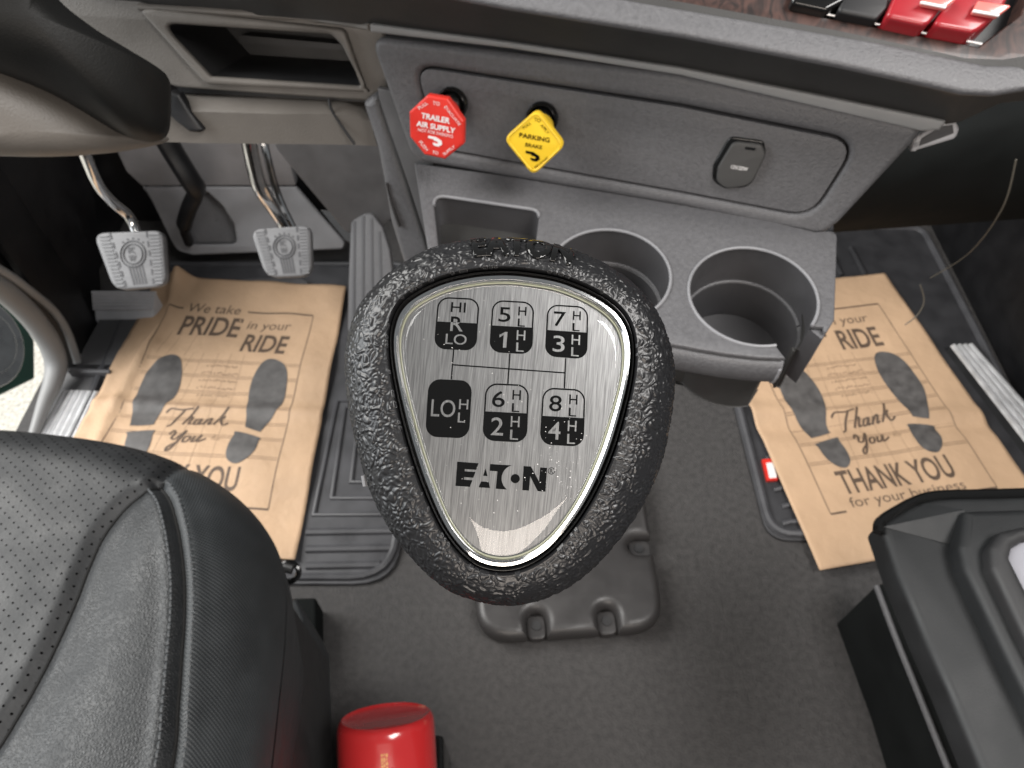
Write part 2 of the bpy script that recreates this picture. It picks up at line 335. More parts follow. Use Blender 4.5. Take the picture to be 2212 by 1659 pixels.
# door opening on the left
t = thing('door_frame', 'grey curved door surround at the left edge beside the driver footwell', 'door frame', (-.76, .7, 0))
dfF = Fr((-.755, .75, 0), (0, -1, 0), (1, 0, 0))
P_ = lambda pts, h=0: spline([dfF.P(x, y, h) for x, y in pts], 6)
obj('seal_strip', tube(P_([(-40, 560), (0, 583), (30, 602), (72, 634), (115, 671), (144, 715), (163, 768), (167, 784)], .012), .0068, 12), 'trim', t)
obj('frame_rail', tube(P_([(-60, 590), (0, 624), (48, 664), (84, 705), (109, 745), (121, 788), (112, 832), (96, 872), (72, 942), (50, 1000)]), [.017] * 30 + [.017 - .0005 * i for i in range(25)], 16), 'trim', t)
obj('inner_gap', tube(P_([(-50, 575), (0, 605), (60, 643), (108, 690), (135, 740), (150, 790)], -.004), .013, 12), 'dark', t)
obj('jamb_panel', solid(dfF, [[dfF.px(x, y, -.012) for x, y in [(-80, 545), (0, 590), (35, 612), (75, 642), (115, 678), (142, 722), (160, 785), (215, 770), (215, 620), (190, 250), (-80, 250)]]], -.02, -.010, .001), 'black', t)
# sill
t = thing('door_sill', 'grey step sill with a pale ribbed plate at the left of the driver paper mat', 'sill', (-.72, .7, 0))
obj('sill_base', solid(floorF, [fillet(pxs(floorF, [(148, 806), (300, 808), (260, 1000), (42, 1000), (69, 940), (122, 832)]), .006)], -.01, .006, .002), 'grey2', t)
obj('sill_lip', solid(floorF, [fillet(pxs(floorF, [(148, 795), (238, 797), (236, 804), (146, 803)], .02), .002)], 0, .02, .002), 'grey', t)
obj('upper_floor', prism(floorF, pxs(floorF, [(183, 772), (226, 692), (360, 690), (330, 797), (150, 797)]), .001, .012), 'grey2', t)
rib_plate = pxs(floorF, [(140, 843), (218, 846), (160, 970), (72, 966)], .008)
obj('ribbed_plate', solid(floorF, [fillet(rib_plate, .006)], .004, .010, .001), 'alu', t)
for i in range(6):
    s = (i + .5) / 6; a = rib_plate[0].lerp(rib_plate[1], s); b = rib_plate[3].lerp(rib_plate[2], s)
    a = a.lerp(b, .03)
    obj('rib', tube([floorF(a.x, a.y, .0105), floorF(b.x, b.y, .0105)], .0042, 8), 'alu', t)
t = thing('sill_plate', 'narrow ribbed aluminium sill strip at the right edge beside the passenger paper mat', 'sill plate', (.8, .72, 0))
sl = pxs(floorF, [(2052, 748), (2100, 746), (2330, 1000), (2290, 1060)], .02)
obj('plate', prism(floorF, sl, .0, .02), 'dark', t)
for i in range(4):
    s = (i + .5) / 4; a = sl[0].lerp(sl[1], s); b = sl[3].lerp(sl[2], s)
    obj('rib', tube([floorF(a.x, a.y, .021), floorF(b.x, b.y, .021)], .0055, 8), 'alu', t)
# outside: green tank step
t = thing('fuel_tank', 'green painted tank with a silver cylinder outside the left door opening', 'tank', (-1.3, .9, -.6))
gF = Fr((-1.12, .9, -.35), (0, -1, 0), (1, 0, .25))
obj('green_body', solid(gF, [fillet(pxs(gF, [(-90, 560), (10, 640), (50, 690), (78, 735), (79, 818), (-90, 900)]), .01)], -.2, 0, .01), 'green', t)
cF = gF.up(.02); cc = cF.px(-58, 745)
obj('silver_cylinder', join(prism(cF, circ(cc, .098, 40), -.1, .03), prism(cF, circ(cc, .07, 40), .03, .04)), 'steel', t, bevel=.006)
# dead pedal
t = thing('foot_rest', 'ribbed grey foot rest, daylight painted into its pale colour, on the floor below the clutch pedal', 'foot rest', (-.73, .93, 0))
a, b, c_, d = (floorF.P(200, 628, .05), floorF.P(338, 629, .05), floorF.P(330, 690, .012), floorF.P(204, 692, .012))
v = [a, b, c_, d] + [Vector((p.x, p.y, 0)) for p in (a, b, c_, d)]
obj('wedge', (v, [(0, 1, 2, 3), (7, 6, 5, 4), (0, 3, 7, 4), (1, 5, 6, 2), (3, 2, 6, 7), (0, 4, 5, 1)]), 'rest', t, bevel=.004)
nn = (b - a).cross(d - a).normalized(); nn = nn if nn.z > 0 else -nn
for i in range(6):
    s = .06 + i * .11; p = a.lerp(d, s) + nn * .001; q = b.lerp(c_, s) + nn * .001
    obj('rib', tube([p, q], .003, 6), 'rest', t)
# ================================================================== rubber mats
t = thing('rubber_floor_mat', 'black ridged rubber mat under the driver paper mat', 'floor mat', (-.4, .6, 0))
ml = fillet([(-.70, .387), (-.158, .387), (-.165, .75), (-.2, 1.04), (-.72, 1.04)], [.03, .06, .03, .03, .03])
obj('mat_base', solid(floorF, [ml], 0, .006, .002), 'rubber2', t)
def ridge(pts, r=.0042, z=.007, name='ridge', par=None, m='rubber2'):
    return obj(name, tube([floorF.P(x, y, z) for x, y in pts], r, 8, .8), m, par)
cx = sum(p[0] for p in ml) / len(ml); cy = sum(p[1] for p in ml) / len(ml)
ins = [floorF(p[0] + (cx - p[0]) * .035, p[1] + (cy - p[1]) * .03, .007) for p in ml]
obj('edge_lip', tube(ins + ins[:1], .006, 8), 'rubber2', t)
ridge([(900, 866), (728, 866), (678, 1112), (900, 1110)], par=t)
ridge([(900, 880), (745, 880), (717, 1076), (900, 1075)], par=t)
ridge([(900, 900), (775, 900), (759, 1041), (900, 1040)], par=t)
for y in (1149, 1186, 1222): ridge([(662, y), (822 if y > 1200 else 850, y - 3)], .006, par=t)
t = thing('rubber_floor_mat', 'black rubber mat with short tread bars under the passenger paper mat', 'floor mat', (.6, .7, 0))
mr = fillet([(.368, .452), (.83, .452), (.84, 1.15), (.36, 1.15)], [.035, .03, .03, .03])
obj('mat_base', solid(floorF, [mr], 0, .006, .002), 'rubber', t)
cx = sum(p[0] for p in mr) / len(mr); cy = sum(p[1] for p in mr) / len(mr)
ins = [floorF(p[0] + (cx - p[0]) * .03, p[1] + (cy - p[1]) * .03, .007) for p in mr]
obj('edge_lip', tube(ins + ins[:1], .0065, 8), 'rubber2', t)
for i in range(9):
    y = .478 + i * .028; x0 = .394 + (.006 if i % 2 else 0)
    obj('tread_bar', tube([(x0, y, .007), (x0 + .012, y + .003, .008), (x0 + .07, y + .003, .008)], .0042, 8, .8), 'rubber2', t)
for i in range(6):
    x = .45 + i * .045
    obj('tread_bar', tube([(x, 1.0, .007), (x - .005, 1.08, .008)], .005, 8, .8), 'rubber', t)
tg = thing('mat_tag', 'small red and white tag sticking out under the passenger paper mat', 'tag', floorF.P(1655, 1015))
tf = floorF
obj('red_part', prism(floorF, pxs(floorF, [(1646, 992), (1668, 990), (1680, 1036), (1657, 1038)], .012), .007, .012), 'red', tg)
obj('white_part', prism(floorF, pxs(floorF, [(1655, 1000), (1670, 999), (1678, 1032), (1662, 1033)], .0125), .0121, .0128), 'white', tg)
# ================================================================== paper mats
SOLE_L = [(.263, .345), (.299, .358), (.328, .40), (.344, .455), (.341, .50), (.322, .538), (.308, .57), (.304, .60), (.300, .608), (.215, .617), (.209, .61), (.186, .555), (.173, .512), (.171, .461), (.179, .413), (.203, .375), (.229, .355)]
HEEL_L = [(.218, .650), (.214, .640), (.316, .628), (.320, .64), (.328, .684), (.319, .713), (.288, .73), (.253, .718), (.227, .688)]
SOLE_R = [(.722, .341), (.775, .355), (.806, .39), (.818, .45), (.818, .50), (.796, .547), (.768, .588), (.757, .606), (.750, .611), (.690, .598), (.685, .59), (.672, .53), (.658, .458), (.662, .405), (.685, .358)]
HEEL_R = [(.652, .63), (.660, .616), (.757, .632), (.760, .645), (.757, .679), (.734, .708), (.698, .726), (.662, .717), (.645, .695), (.643, .661)]
def paper_mat(label, Q, zf):
    Q = [Vector(q) for q in Q]
    def pt(u, v, e=0):
        p = Q[0] * (1 - u) * (1 - v) + Q[1] * u * (1 - v) + Q[2] * u * v + Q[3] * (1 - u) * v
        return Vector((p.x, p.y, zf(u, v) + e))
    b = pt(.5, .5)
    t = thing('paper_floor_mat', label, 'paper mat', (b.x, b.y, 0), group='printed kraft paper mats on the footwell floors')
    n = 60; mm = 84
    rows = [[pt(i / n, j / mm) for i in range(n + 1)] for j in range(mm + 1)]
    v, f = grid(rows); sh = obj('sheet', (v, f), 'paper', t, smooth=80)
    so = sh.modifiers.new('s', 'SOLIDIFY'); so.thickness = .0006; so.offset = -1
    E = .0009
    def flat(vs, fs, name, m, e=E):   # tessellate the print so it follows the sheet
        bm = bmesh.new(); bv = [bm.verts.new((a, b_, 0)) for a, b_ in vs]
        for q in fs:
            try: bm.faces.new([bv[i] for i in q])
            except ValueError: pass
        for ax, N in ((0, n), (1, mm)):
            lo_ = min(q[ax] for q in vs); hi_ = max(q[ax] for q in vs)
            for k in range(1, N):
                if not lo_ < k / N < hi_: continue
                no = (1, 0, 0) if ax == 0 else (0, 1, 0); co = (k / N, 0, 0) if ax == 0 else (0, k / N, 0)
                bmesh.ops.bisect_plane(bm, geom=bm.verts[:] + bm.edges[:] + bm.faces[:], plane_co=co, plane_no=no)
        bmesh.ops.triangulate(bm, faces=bm.faces)
        for w in bm.verts: w.co = pt(w.co.x, w.co.y, e)
        me = bpy.data.meshes.new(name); bm.to_mesh(me); bm.free()
        return obj(name, me, m, t, smooth=80)
    def rect(u0, v0, u1, v1): return [(u0, v0), (u1, v0), (u1, v1), (u0, v1)], [(0, 1, 2, 3)]
    def seg(a, b_, w):
        a = Vector(a); b_ = Vector(b_); d = (b_ - a).normalized(); q = Vector((-d.y * .72, d.x / .72 * .72)) * w
        return [a + q, b_ + q, b_ - q, a - q], [(0, 1, 2, 3)]
    def txt(s, u0, v0, u1, v1, name='lettering', m='ink', bold=0, shear=0):
        V, Fs = text2d(s, bold, shear); flat([(u0 + (u1 - u0) * x, v1 + (v0 - v1) * y) for x, y in V], Fs, name, m)
    segs = [seg((.14, .142), (.14, .857), .0025), seg((.14, .142), (.206, .142), .003), seg((.53, .14), (.86, .14), .003), seg((.86, .14), (.86, .857), .0025), seg((.14, .857), (.205, .857), .003), seg((.78, .857), (.86, .857), .003)]
    flat(*join(*segs), 'print_border', 'ink')
    gl = [seg((.145, y), (.855, y), .0013) for k in (.36, .416, .475, .529, .579, .634, .70) for y in (k, k + .007)]
    gl += [seg((x0, .33), (x1, .735), .0012) for x0, x1 in ((.40, .345), (.47, .43), (.53, .51), (.59, .59), (.35, .265))]
    gl += [seg((x, .24), (x - .02, .345), .0012) for x in (.20, .25, .33)]
    flat(*join(*gl), 'print_grid', 'inkfaint', E * .8)
    for nm, pl in (('footprint', SOLE_L), ('footprint', HEEL_L), ('footprint', SOLE_R), ('footprint', HEEL_R)):
        sharp = [Vector(p) for p in pl]; o = spline(sharp, 4, True); flat(o, [tuple(range(len(o)))], nm, 'foot', E * 1.6)
    txt('We take', .232, .119, .495, .156, shear=.15)
    txt('PRIDE', .225, .172, .522, .255, bold=.022, shear=.08)
    txt('in your', .548, .178, .765, .222, shear=.15)
    txt('RIDE', .558, .235, .772, .317, bold=.022, shear=.08)
    rnd = random.Random(5); wl_ = []          # five lines of fine print, too small to read
    for i in range(5):
        w = .072 if i in (0, 4) else .085; x = .505 - w; y = .381 + i * .027
        while x < .505 + w:
            b_ = min(x + rnd.uniform(.006, .013), .505 + w)
            wl_.append(seg((x, y + rnd.uniform(-.004, .004)), (b_, y + rnd.uniform(-.004, .004)), .0022)); x = b_ + rnd.choice((.002, .003, .007))
    flat(*join(*wl_), 'fine_print', 'inkfaint')
    txt('for your business', .235, .819, .73, .858)
    txt('THANK YOU', .23, .735, .722, .81, bold=.02)
    # brush script drawn as strokes
    def stroke(pl, w=.0055):
        sp_ = spline([Vector((x, y)) for x, y in pl], 6); vs = []; n_ = len(sp_)
        for i, p in enumerate(sp_):
            d = sp_[min(i + 1, n_ - 1)] - sp_[max(i - 1, 0)]; d = d.normalized() if d.length > 0 else Vector((1, 0)); ww = w * (.55 + .45 * abs(d.y))
            vs += [p + Vector((-d.y, d.x * .7)) * ww, p - Vector((-d.y, d.x * .7)) * ww]
        return vs, [(2 * i, 2 * i + 2, 2 * i + 3, 2 * i + 1) for i in range(n_ - 1)]
    th = [[(.335, .563), (.355, .55), (.40, .552), (.45, .545)], [(.415, .55), (.395, .575), (.378, .605), (.362, .612)],
          [(.468, .538), (.445, .568), (.424, .602), (.44, .578), (.455, .574), (.447, .598), (.46, .596)],
          [(.495, .578), (.475, .582), (.468, .598), (.483, .596), (.497, .578), (.49, .598), (.503, .594)],
          [(.52, .577), (.508, .598), (.525, .578), (.538, .576), (.53, .597), (.545, .592)],
          [(.60, .535), (.575, .566), (.553, .597), (.568, .578), (.592, .565), (.578, .578), (.592, .597), (.612, .588)]]
    yo = [[(.388, .64), (.402, .626), (.41, .635), (.402, .652), (.418, .655), (.44, .635), (.452, .624), (.435, .655), (.412, .688), (.398, .695), (.40, .682), (.43, .664)],
          [(.47, .642), (.455, .648), (.452, .662), (.468, .66), (.478, .646), (.468, .641)],
          [(.497, .64), (.487, .66), (.505, .656), (.522, .638), (.512, .66), (.53, .655), (.545, .648)]]
    for g, nm in ((th, 'script'), (yo, 'script')): flat(*join(*[stroke(p) for p in g]), nm, 'ink', E * 1.3)
    txt('for', .565, .635, .61, .652, m='inkfaint', shear=.3)
    return t
def zl(u, v):
    z = .014 + .003 * sin(v * 19 + 1) * (1 if u > .5 else .6) + .004 * noise.noise(Vector((u * 6, v * 7, 3)))
    crease = math.exp(-((u - .12 - .02 * sin(v * 9)) / .03) ** 2) * .009 * (1 if v < .75 else .4)
    z += crease + .02 * math.exp(-(((u - .13) / .05) ** 2 + ((v - .0) / .07) ** 2)) + .006 * math.exp(-((v - .535) / .02) ** 2) + .003 * noise.noise(Vector((u * 22, v * 24, 9))) * max(0, 1 - u * 2.5)
    return max(z, .0085)
def zr(u, v):
    z = .015 + .007 * math.exp(-((v - .50 - .12 * u) / .03) ** 2) * (1 - .5 * u) - .004 * math.exp(-((v - .56 - .1 * u) / .03) ** 2) + .003 * noise.noise(Vector((u * 5, v * 6, 7))) + .012 * max(0, .2 - u) * (1 - v)
    return max(z, .009)
paper_mat('kraft paper floor mat with footprints and PRIDE RIDE printing beside the pedals', [(-.668, .990), (-.309, .961), (-.303, .418), (-.703, .44)], zl)
paper_mat('kraft paper floor mat showing THANK YOU printing in the passenger footwell', [(.345, .945), (.709, .998), (.79, .467), (.426, .403)], zr)
# ================================================================== shift tower cover on the floor
t = thing('shift_cover', 'black rounded shift tower cover screwed to the floor under the gear knob', 'floor cover', (.08, .45, 0))
def notch(p, d, inn, w=.013, dep=.034):   # U notch running inwards
    d = Vector(d); inn = Vector(inn); p = Vector(p); out = [p - d * w]
    for k in range(9):
        a = pi * k / 8; out.append(p + inn * (dep - w) + (-d * cos(a) + inn * sin(a)) * w)
    return out + [p + d * w]
base = fillet([(-.05, .302), (.2, .318), (.19, .66), (-.04, .66)], [.05, .046, .06, .06], 10)
def ins_notch(poly, p, inn, d):
    p = Vector(p); i = min(range(len(poly)), key=lambda k: ((poly[k].lerp(poly[(k + 1) % len(poly)], .5)) - p).length)
    return poly
BL_, BR_ = Vector((.033, .3075)), Vector((.126, .3135)); R_ = Vector((.1965, .435))
dx = Vector((.998, .064)).normalized(); up2 = Vector((-dx.y, dx.x)); dr = Vector((-.029, 1)).normalized(); lf = Vector((-dr.y, dr.x))
arc = base
k1 = [p for p in base if p.y < .42 and p.x < .03]; k2 = [p for p in base if p.y < .42 and p.x > .149]; k3 = [p for p in base if p.y > .5]
outline = k1 + notch(BL_, dx, up2) + notch(BR_, dx, up2) + k2 + notch(R_, dr, lf) + k3
obj('cover_body', solid(floorF, [outline], 0, .034, .013, 6), 'cover', t)
for p, inn in ((BL_, up2), (BR_, up2), (R_, lf)):
    q = p + inn * .018
    s_ = obj('screw_tab', solid(floorF, [circ(q, .0118, 20) if False else fillet([p + Vector((-inn.y, inn.x)) * s2 * .0125 + inn * k for s2, k in ((1, .001), (-1, .001), (-1, .032), (1, .032))], .009)], 0, .016, .002), 'cover', t)
    obj('screw', join(prism(floorF, circ(q, .0062, 18), .016, .0185), prism(floorF, circ(q, .003, 6), .0185, .019)), 'steel' if False else 'dark', s_)
# ================================================================== centre console
t = thing('centre_console', 'grey console with valve panel, two cup holders and a small pocket', 'console', (.1, .42, .6))
op = fillet(pxs(panelF, [(795, 80), (1469, 160), (2005, 276), (1811, 484), (1772, 513), (1469, 447), (908, 352), (884, 330)]), [.01, 0, .008, .012, .015, 0, .012, .012])
gp = pxs(panelF, [(893, 141), (1469, 228), (1856, 306), (1752, 470), (1469, 416), (948, 323)])
go = fillet(gp, [.012, 0, .016, .02, 0, .014]); gc = sum(go, Vector((0, 0))) / len(go)
def inset(poly, d):
    n = len(poly); out = []
    for i in range(n):
        a, p, b = poly[i - 1], poly[i], poly[(i + 1) % n]; e = (b - a)
        if e.length < 1e-9: out.append(p); continue
        nrm = Vector((-e.y, e.x)).normalized(); nrm = nrm if (gc - p).dot(nrm) > 0 else -nrm; out.append(p + nrm * d)
    return out
vp = obj('valve_panel', solid(panelF, [op, go], -.012, 0, .005, 5), 'grey', t)
h1, h2 = panelF.px(978, 222), panelF.px(1172, 254)
obj('inner_panel', solid(panelF, [inset(go, .0011), circ(h1, .0095, 36), circ(h2, .0095, 36)], -.010, -.0002, .0007), 'grey', vp)
obj('panel_groove', solid(panelF, [inset(go, -.003)], -.016, -.0115, .0005), 'dark', vp)
obj('top_ledge', solid(panelF, [fillet(pxs(panelF, [(798, 52), (1100, 92), (1469, 147), (2045, 262), (2030, 282), (1990, 284), (1469, 163), (1100, 105), (800, 70)], .003), .001)], -.004, .003, .0015), 'trim', t)  # upward-facing panel edge, its lit look put into a lighter grey
# socket cover
so = fillet(pxs(panelF, [(1575, 298), (1650, 308), (1655, 335), (1622, 408), (1565, 412), (1537, 395), (1540, 360)], .004), [.006, .004, .006, .01, .008, .008, .01])
obj('socket_rim', solid(panelF, [so], -.002, .0012, .001), 'gloss', t)
so2 = fillet(pxs(panelF, [(1584, 306), (1646, 313), (1655, 336), (1622, 402), (1568, 409), (1546, 392), (1550, 362)], .005), [.006, .004, .006, .01, .008, .008, .01])
sc = obj('socket_cover', solid(panelF, [so2], .0012, .0048, .0014), 'socket', t)
obj('socket_lettering', text_px('12V/20W', panelF, (1581, 356), (1617, 362), (1578, 364), .0051, .01), 'white', sc)
obj('socket_tab', prism(panelF, pxs(panelF, [(1610, 317), (1632, 320), (1631, 325), (1609, 322)], .005), .0046, .0053), 'gloss', sc)
# cup holder shelf
c2 = shelfF.px(1626, 637); r2 = (shelfF.px(1766, 640) - shelfF.px(1487, 612)).length / 2; c1 = shelfF.px(1316, 592)
sa, sb = shelfF.px(1752, 703), shelfF.px(1677, 748)
a0 = math.atan2(sa.y - c2.y, sa.x - c2.x); a1 = math.atan2(sb.y - c2.y, sb.x - c2.x)
while a1 < a0: a1 += 2 * pi
NA = 44
def arc2(r, c=c2): return [Vector((c.x + r * cos(a0 + (a1 - a0) * i / NA), c.y + r * sin(a0 + (a1 - a0) * i / NA))) for i in range(NA + 1)]
pock = fillet(pxs(shelfF, [(935, 420), (1166, 454), (1150, 580), (950, 560)]), .008)
left_front = pxs(shelfF, [(1640, 771), (1570, 763), (1510, 753), (1451, 742), (1350, 722), (1200, 694), (1050, 665), (952, 640)])
right = fillet(pxs(shelfF, [(1760, 500), (1809, 497), (1806, 600), (1803, 690), (1781, 726)]), [0, .006, .02, .01, .002])
sh_out = pxs(shelfF, [(895, 352), (1469, 430)])[:2] + right + arc2(r2) + pxs(shelfF, [(1697, 773)]) + left_front + pxs(shelfF, [(925, 545)])
holes = [circ(c1, r2 * .985, 48), pock]
sh = obj('shelf_top', solid(shelfF, [sh_out] + holes, -.004, 0, .0012), 'grey', t)
def shrink(poly, d, c):
    return [p + (Vector(c) - p).normalized() * d for p in poly]
cs = shelfF.px(1350, 580)
def body_out(d, dd):
    return pxs(shelfF, [(905, 360), (1469, 432)]) + [p - Vector((dd, -dd * .0)) for p in right] + arc2(r2 + .0005) + [p + Vector((0, d)) for p in pxs(shelfF, [(1695, 771)]) + left_front] + pxs(shelfF, [(935, 545)])
obj('shelf_fascia', solid(shelfF, [body_out(.003, .0008), circ(c1, r2 + .0005, 48), [p + (p - sum(pock, Vector((0, 0))) / len(pock)).normalized() * .0005 for p in pock]], -.026, -.0052, .0007), 'grey', t)
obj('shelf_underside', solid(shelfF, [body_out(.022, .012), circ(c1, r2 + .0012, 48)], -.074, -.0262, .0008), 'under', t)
fcv = spline(pxs(shelfF, [(1697, 774)]) + left_front, 4)
def lip(prof): return grid([[shelfF(p.x, p.y - o_, h) for p in fcv] for o_, h in prof])
fl_ = obj('front_lip', lip([(-.004, -.0048), (.0002, -.005), (.0022, -.008), (.0034, -.013), (.0034, -.019), (.0018, -.025), (-.002, -.0295), (-.008, -.033)]), 'grey', t, smooth=60)
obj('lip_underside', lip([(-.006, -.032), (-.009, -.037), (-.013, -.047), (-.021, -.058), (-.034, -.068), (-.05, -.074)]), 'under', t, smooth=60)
obj('lip_end', tube([shelfF(fcv[0].x - .0006, fcv[0].y - o_, h) for o_, h in [(-.002, -.006), (.0024, -.010), (.0032, -.017), (.0012, -.026), (-.005, -.034)]], .0013, 8), 'pale', fl_)
def cup(c, arcf, close):
    prof = [(1.0, -.001), (.985, -.03), (.975, -.033), (.93, -.0345), (.90, -.055), (.885, -.058), (.87, -.068), (.6, -.069), (.05, -.069)]
    def R(k): return arcf(k)
    return grid([[shelfF(p.x, p.y, h) for p in R(r2 * k)] for k, h in prof], close)
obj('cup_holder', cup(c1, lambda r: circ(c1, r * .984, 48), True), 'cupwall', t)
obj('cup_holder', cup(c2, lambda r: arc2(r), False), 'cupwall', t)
def rimtube(pts, r=.0011): return tube([shelfF(p.x, p.y, .0002) for p in pts], r, 8)
obj('cup_rim', rimtube(circ(c1, r2 * .985, 60) + circ(c1, r2 * .985, 60)[:1]), 'pale', t)
obj('cup_rim', rimtube(arc2(r2)), 'pale', t)
for cc_, pts in ((c1, circ(c1, r2 * .955, 60)), (c2, arc2(r2 * .955)[5:-4])):
    obj('cup_step', tube([shelfF(p.x, p.y, -.0335) for p in pts] + ([shelfF(pts[0].x, pts[0].y, -.0335)] if cc_ is c1 else []), .0014, 8), 'grey', t)
pc = sum(pock, Vector((0, 0))) / len(pock)
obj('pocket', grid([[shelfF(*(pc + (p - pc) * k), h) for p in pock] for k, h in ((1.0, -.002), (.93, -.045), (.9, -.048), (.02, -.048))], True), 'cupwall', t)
pm = pock[:]; obj('pocket_rim', tube([shelfF(p.x, p.y, -.0002) for p in pm[:14]], .0012, 8), 'pale', t)
# notch side walls
wl = pxs(shelfF, [(1752, 703), (1781, 726), (1740, 820)]); wr = pxs(shelfF, [(1677, 748), (1697, 773)])
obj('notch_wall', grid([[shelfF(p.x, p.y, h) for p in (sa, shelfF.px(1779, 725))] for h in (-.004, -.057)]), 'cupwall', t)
obj('notch_post', solid(shelfF, [pxs(shelfF, [(1756, 704), (1780, 724), (1802, 690), (1799, 672), (1770, 690)])], -.046, -.0045, .0006), 'grey', t)
# console left flank
flF = panelF.up(-.016)
fp = fillet(pxs(flF, [(781, 224), (800, 209), (817, 208), (847, 298), (885, 407), (932, 545), (930, 640), (885, 620), (841, 479), (832, 423), (813, 323), (786, 240)]), .004)
obj('side_flank', solid(flF, [fp], -.02, 0, .006), 'grey', t)
fl2 = panelF.up(-.012)
obj('flank_edge', tube(spline([fl2.P(x, y) for x, y in [(822, 205), (850, 300), (885, 410), (925, 540)]], 5), .0022, 8), 'dark', t)
obj('flank_bead', tube(spline([flF.P(x, y, .001) for x, y in [(834, 395), (842, 430), (852, 462), (862, 488)]], 5), [.0015] * 5 + [.003] * 6 + [.0035] * 5, 8, .5), 'grey2', t)
cs_F = panelF.up(-.009)
obj('console_side', solid(cs_F, [pxs(cs_F, [(815, 190), (860, 200), (930, 330), (990, 560), (935, 560), (925, 532), (885, 407), (847, 298), (818, 212)])], -.006, 0, .001), 'grey2', t)
bk = panelF.up(-.01)
obj('end_bracket', solid(bk, [fillet(pxs(bk, [(1975, 300), (2030, 268), (2064, 262), (2074, 280), (2066, 301), (1966, 331)]), [.001, .002, .004, .004, .004, .001])], -.012, 0, .003), 'rest', t)
obj('bracket_face', prism(bk, pxs(bk, [(1990, 300), (2030, 275), (2058, 270), (2060, 288), (1985, 316)], .0006), .0002, .0006), 'cupwall', t)
# ================================================================== pull knobs
def pull_knob(name, label, hole, pts, m, hgt, rr):
    F = panelF.up(hgt); pl = pxs(F, pts); c = sum(pl, Vector((0, 0))) / len(pl); c3 = F(c.x, c.y)
    h3 = panelF(hole.x, hole.y); ax = (c3 - h3)
    t = thing(name, label, 'pull knob', h3)
    obj('collar', grid([[panelF(*(hole + Vector((cos(a), sin(a))) * r), h) for a in [2 * pi * i / 36 for i in range(36)]] for r, h in ((.0115, -.001), (.0115, .002), (.0105, .0032), (.009, .003), (.0085, -.012), (.001, -.012))], True), 'gloss', t)
    obj('shaft', tube([h3 - ax * .3, h3 + ax * .55], .0072, 24), 'steel', t)
    obj('stem', tube([h3 + ax * .34, h3 + ax * .6, h3 + ax * .97], [.0098, .0104, .0135], 32), m, t)
    hd = obj('head', solid(F, [fillet(pl, rr, 5)], -.005, .0016, .0014), m, t)
    return F, hd
Z = lambda x, y: (864 + .17576 * x, 172.8 + .17576 * y)
F, hd = pull_knob('air_supply_knob', 'red octagonal pull knob with white lettering on the valve panel', h1, [Z(*p) for p in [(345, 180), (590, 222), (790, 500), (785, 785), (560, 965), (310, 912), (130, 690), (122, 385)]], 'red', .034, .0008)
def tz(s, F, a, b, c, par, m, bold=0): obj('lettering', text_px(s, F, Z(*a), Z(*b), Z(*c), .0019, bold), m, par)
for s, a, b, c, bo in (('TRAILER', (265, 400), (620, 470), (258, 470), .03), ('AIR SUPPLY', (205, 498), (685, 592), (200, 566), .03), ('NOT FOR PARKING', (225, 590), (655, 675), (220, 628), .0), ('PULL', (215, 335), (325, 262), (240, 368), .0), ('TO', (405, 260), (490, 272), (402, 305), .0), ('EVACUATE', (570, 315), (752, 545), (540, 335), .0),
                       ('PUSH', (262, 742), (355, 850), (228, 768), .0), ('TO', (400, 865), (472, 880), (396, 905), .0), ('SUPPLY', (525, 900), (660, 800), (545, 930), .0)): tz(s, F, a, b, c, hd, 'white', bo)
def logo(F, ox, oy, hd, m):
    def s_(p): return F.px(*Z(*p), .0019)
    q = [(ox, oy), (ox + 95, oy + 18), (ox + 165, oy + 65), (ox + 172, oy + 110), (ox + 130, oy + 135), (ox + 75, oy + 122), (ox + 55, oy + 95), (ox + 62, oy + 85), (ox + 110, oy + 100), (ox + 125, oy + 88), (ox + 110, oy + 70), (ox + 70, oy + 58), (ox + 68, oy + 45), (ox + 2, oy + 28)]
    obj('emblem', prism(F, [s_(p) for p in q], .0016, .0019), m, hd)
logo(F, 345, 685, hd, 'white')
F, hd = pull_knob('parking_brake_knob', 'yellow diamond pull knob with black lettering on the valve panel', h2, [Z(*p) for p in [(1688, 355), (2030, 805), (1640, 1175), (1278, 718)]], 'yellow', .034, .0055)
obj('rim', tube([F(p.x, p.y, .0016) for p in (lambda q: q + q[:1])(fillet(pxs(F, [Z(*p) for p in [(1686, 385), (2002, 805), (1642, 1146), (1304, 720)]], .0016), .0055, 5))], .0006, 6), 'yellow', hd)
for s, a, b, c, bo in (('PARKING', (1470, 645), (1845, 712), (1464, 704), .015), ('BRAKE', (1545, 770), (1750, 808), (1538, 815), .01), ('PULL', (1505, 580), (1600, 510), (1520, 608), 0), ('TO', (1650, 462), (1730, 478), (1646, 508), 0), ('APPLY', (1750, 540), (1840, 648), (1720, 560), 0),
                       ('PUSH', (1480, 935), (1555, 1040), (1455, 955), 0), ('TO', (1575, 1072), (1638, 1085), (1570, 1105), 0), ('RELEASE', (1650, 1065), (1810, 940), (1665, 1090), 0)): tz(s, F, a, b, c, hd, 'print_black', bo)
logo(F, 1545, 870, hd, 'print_black')
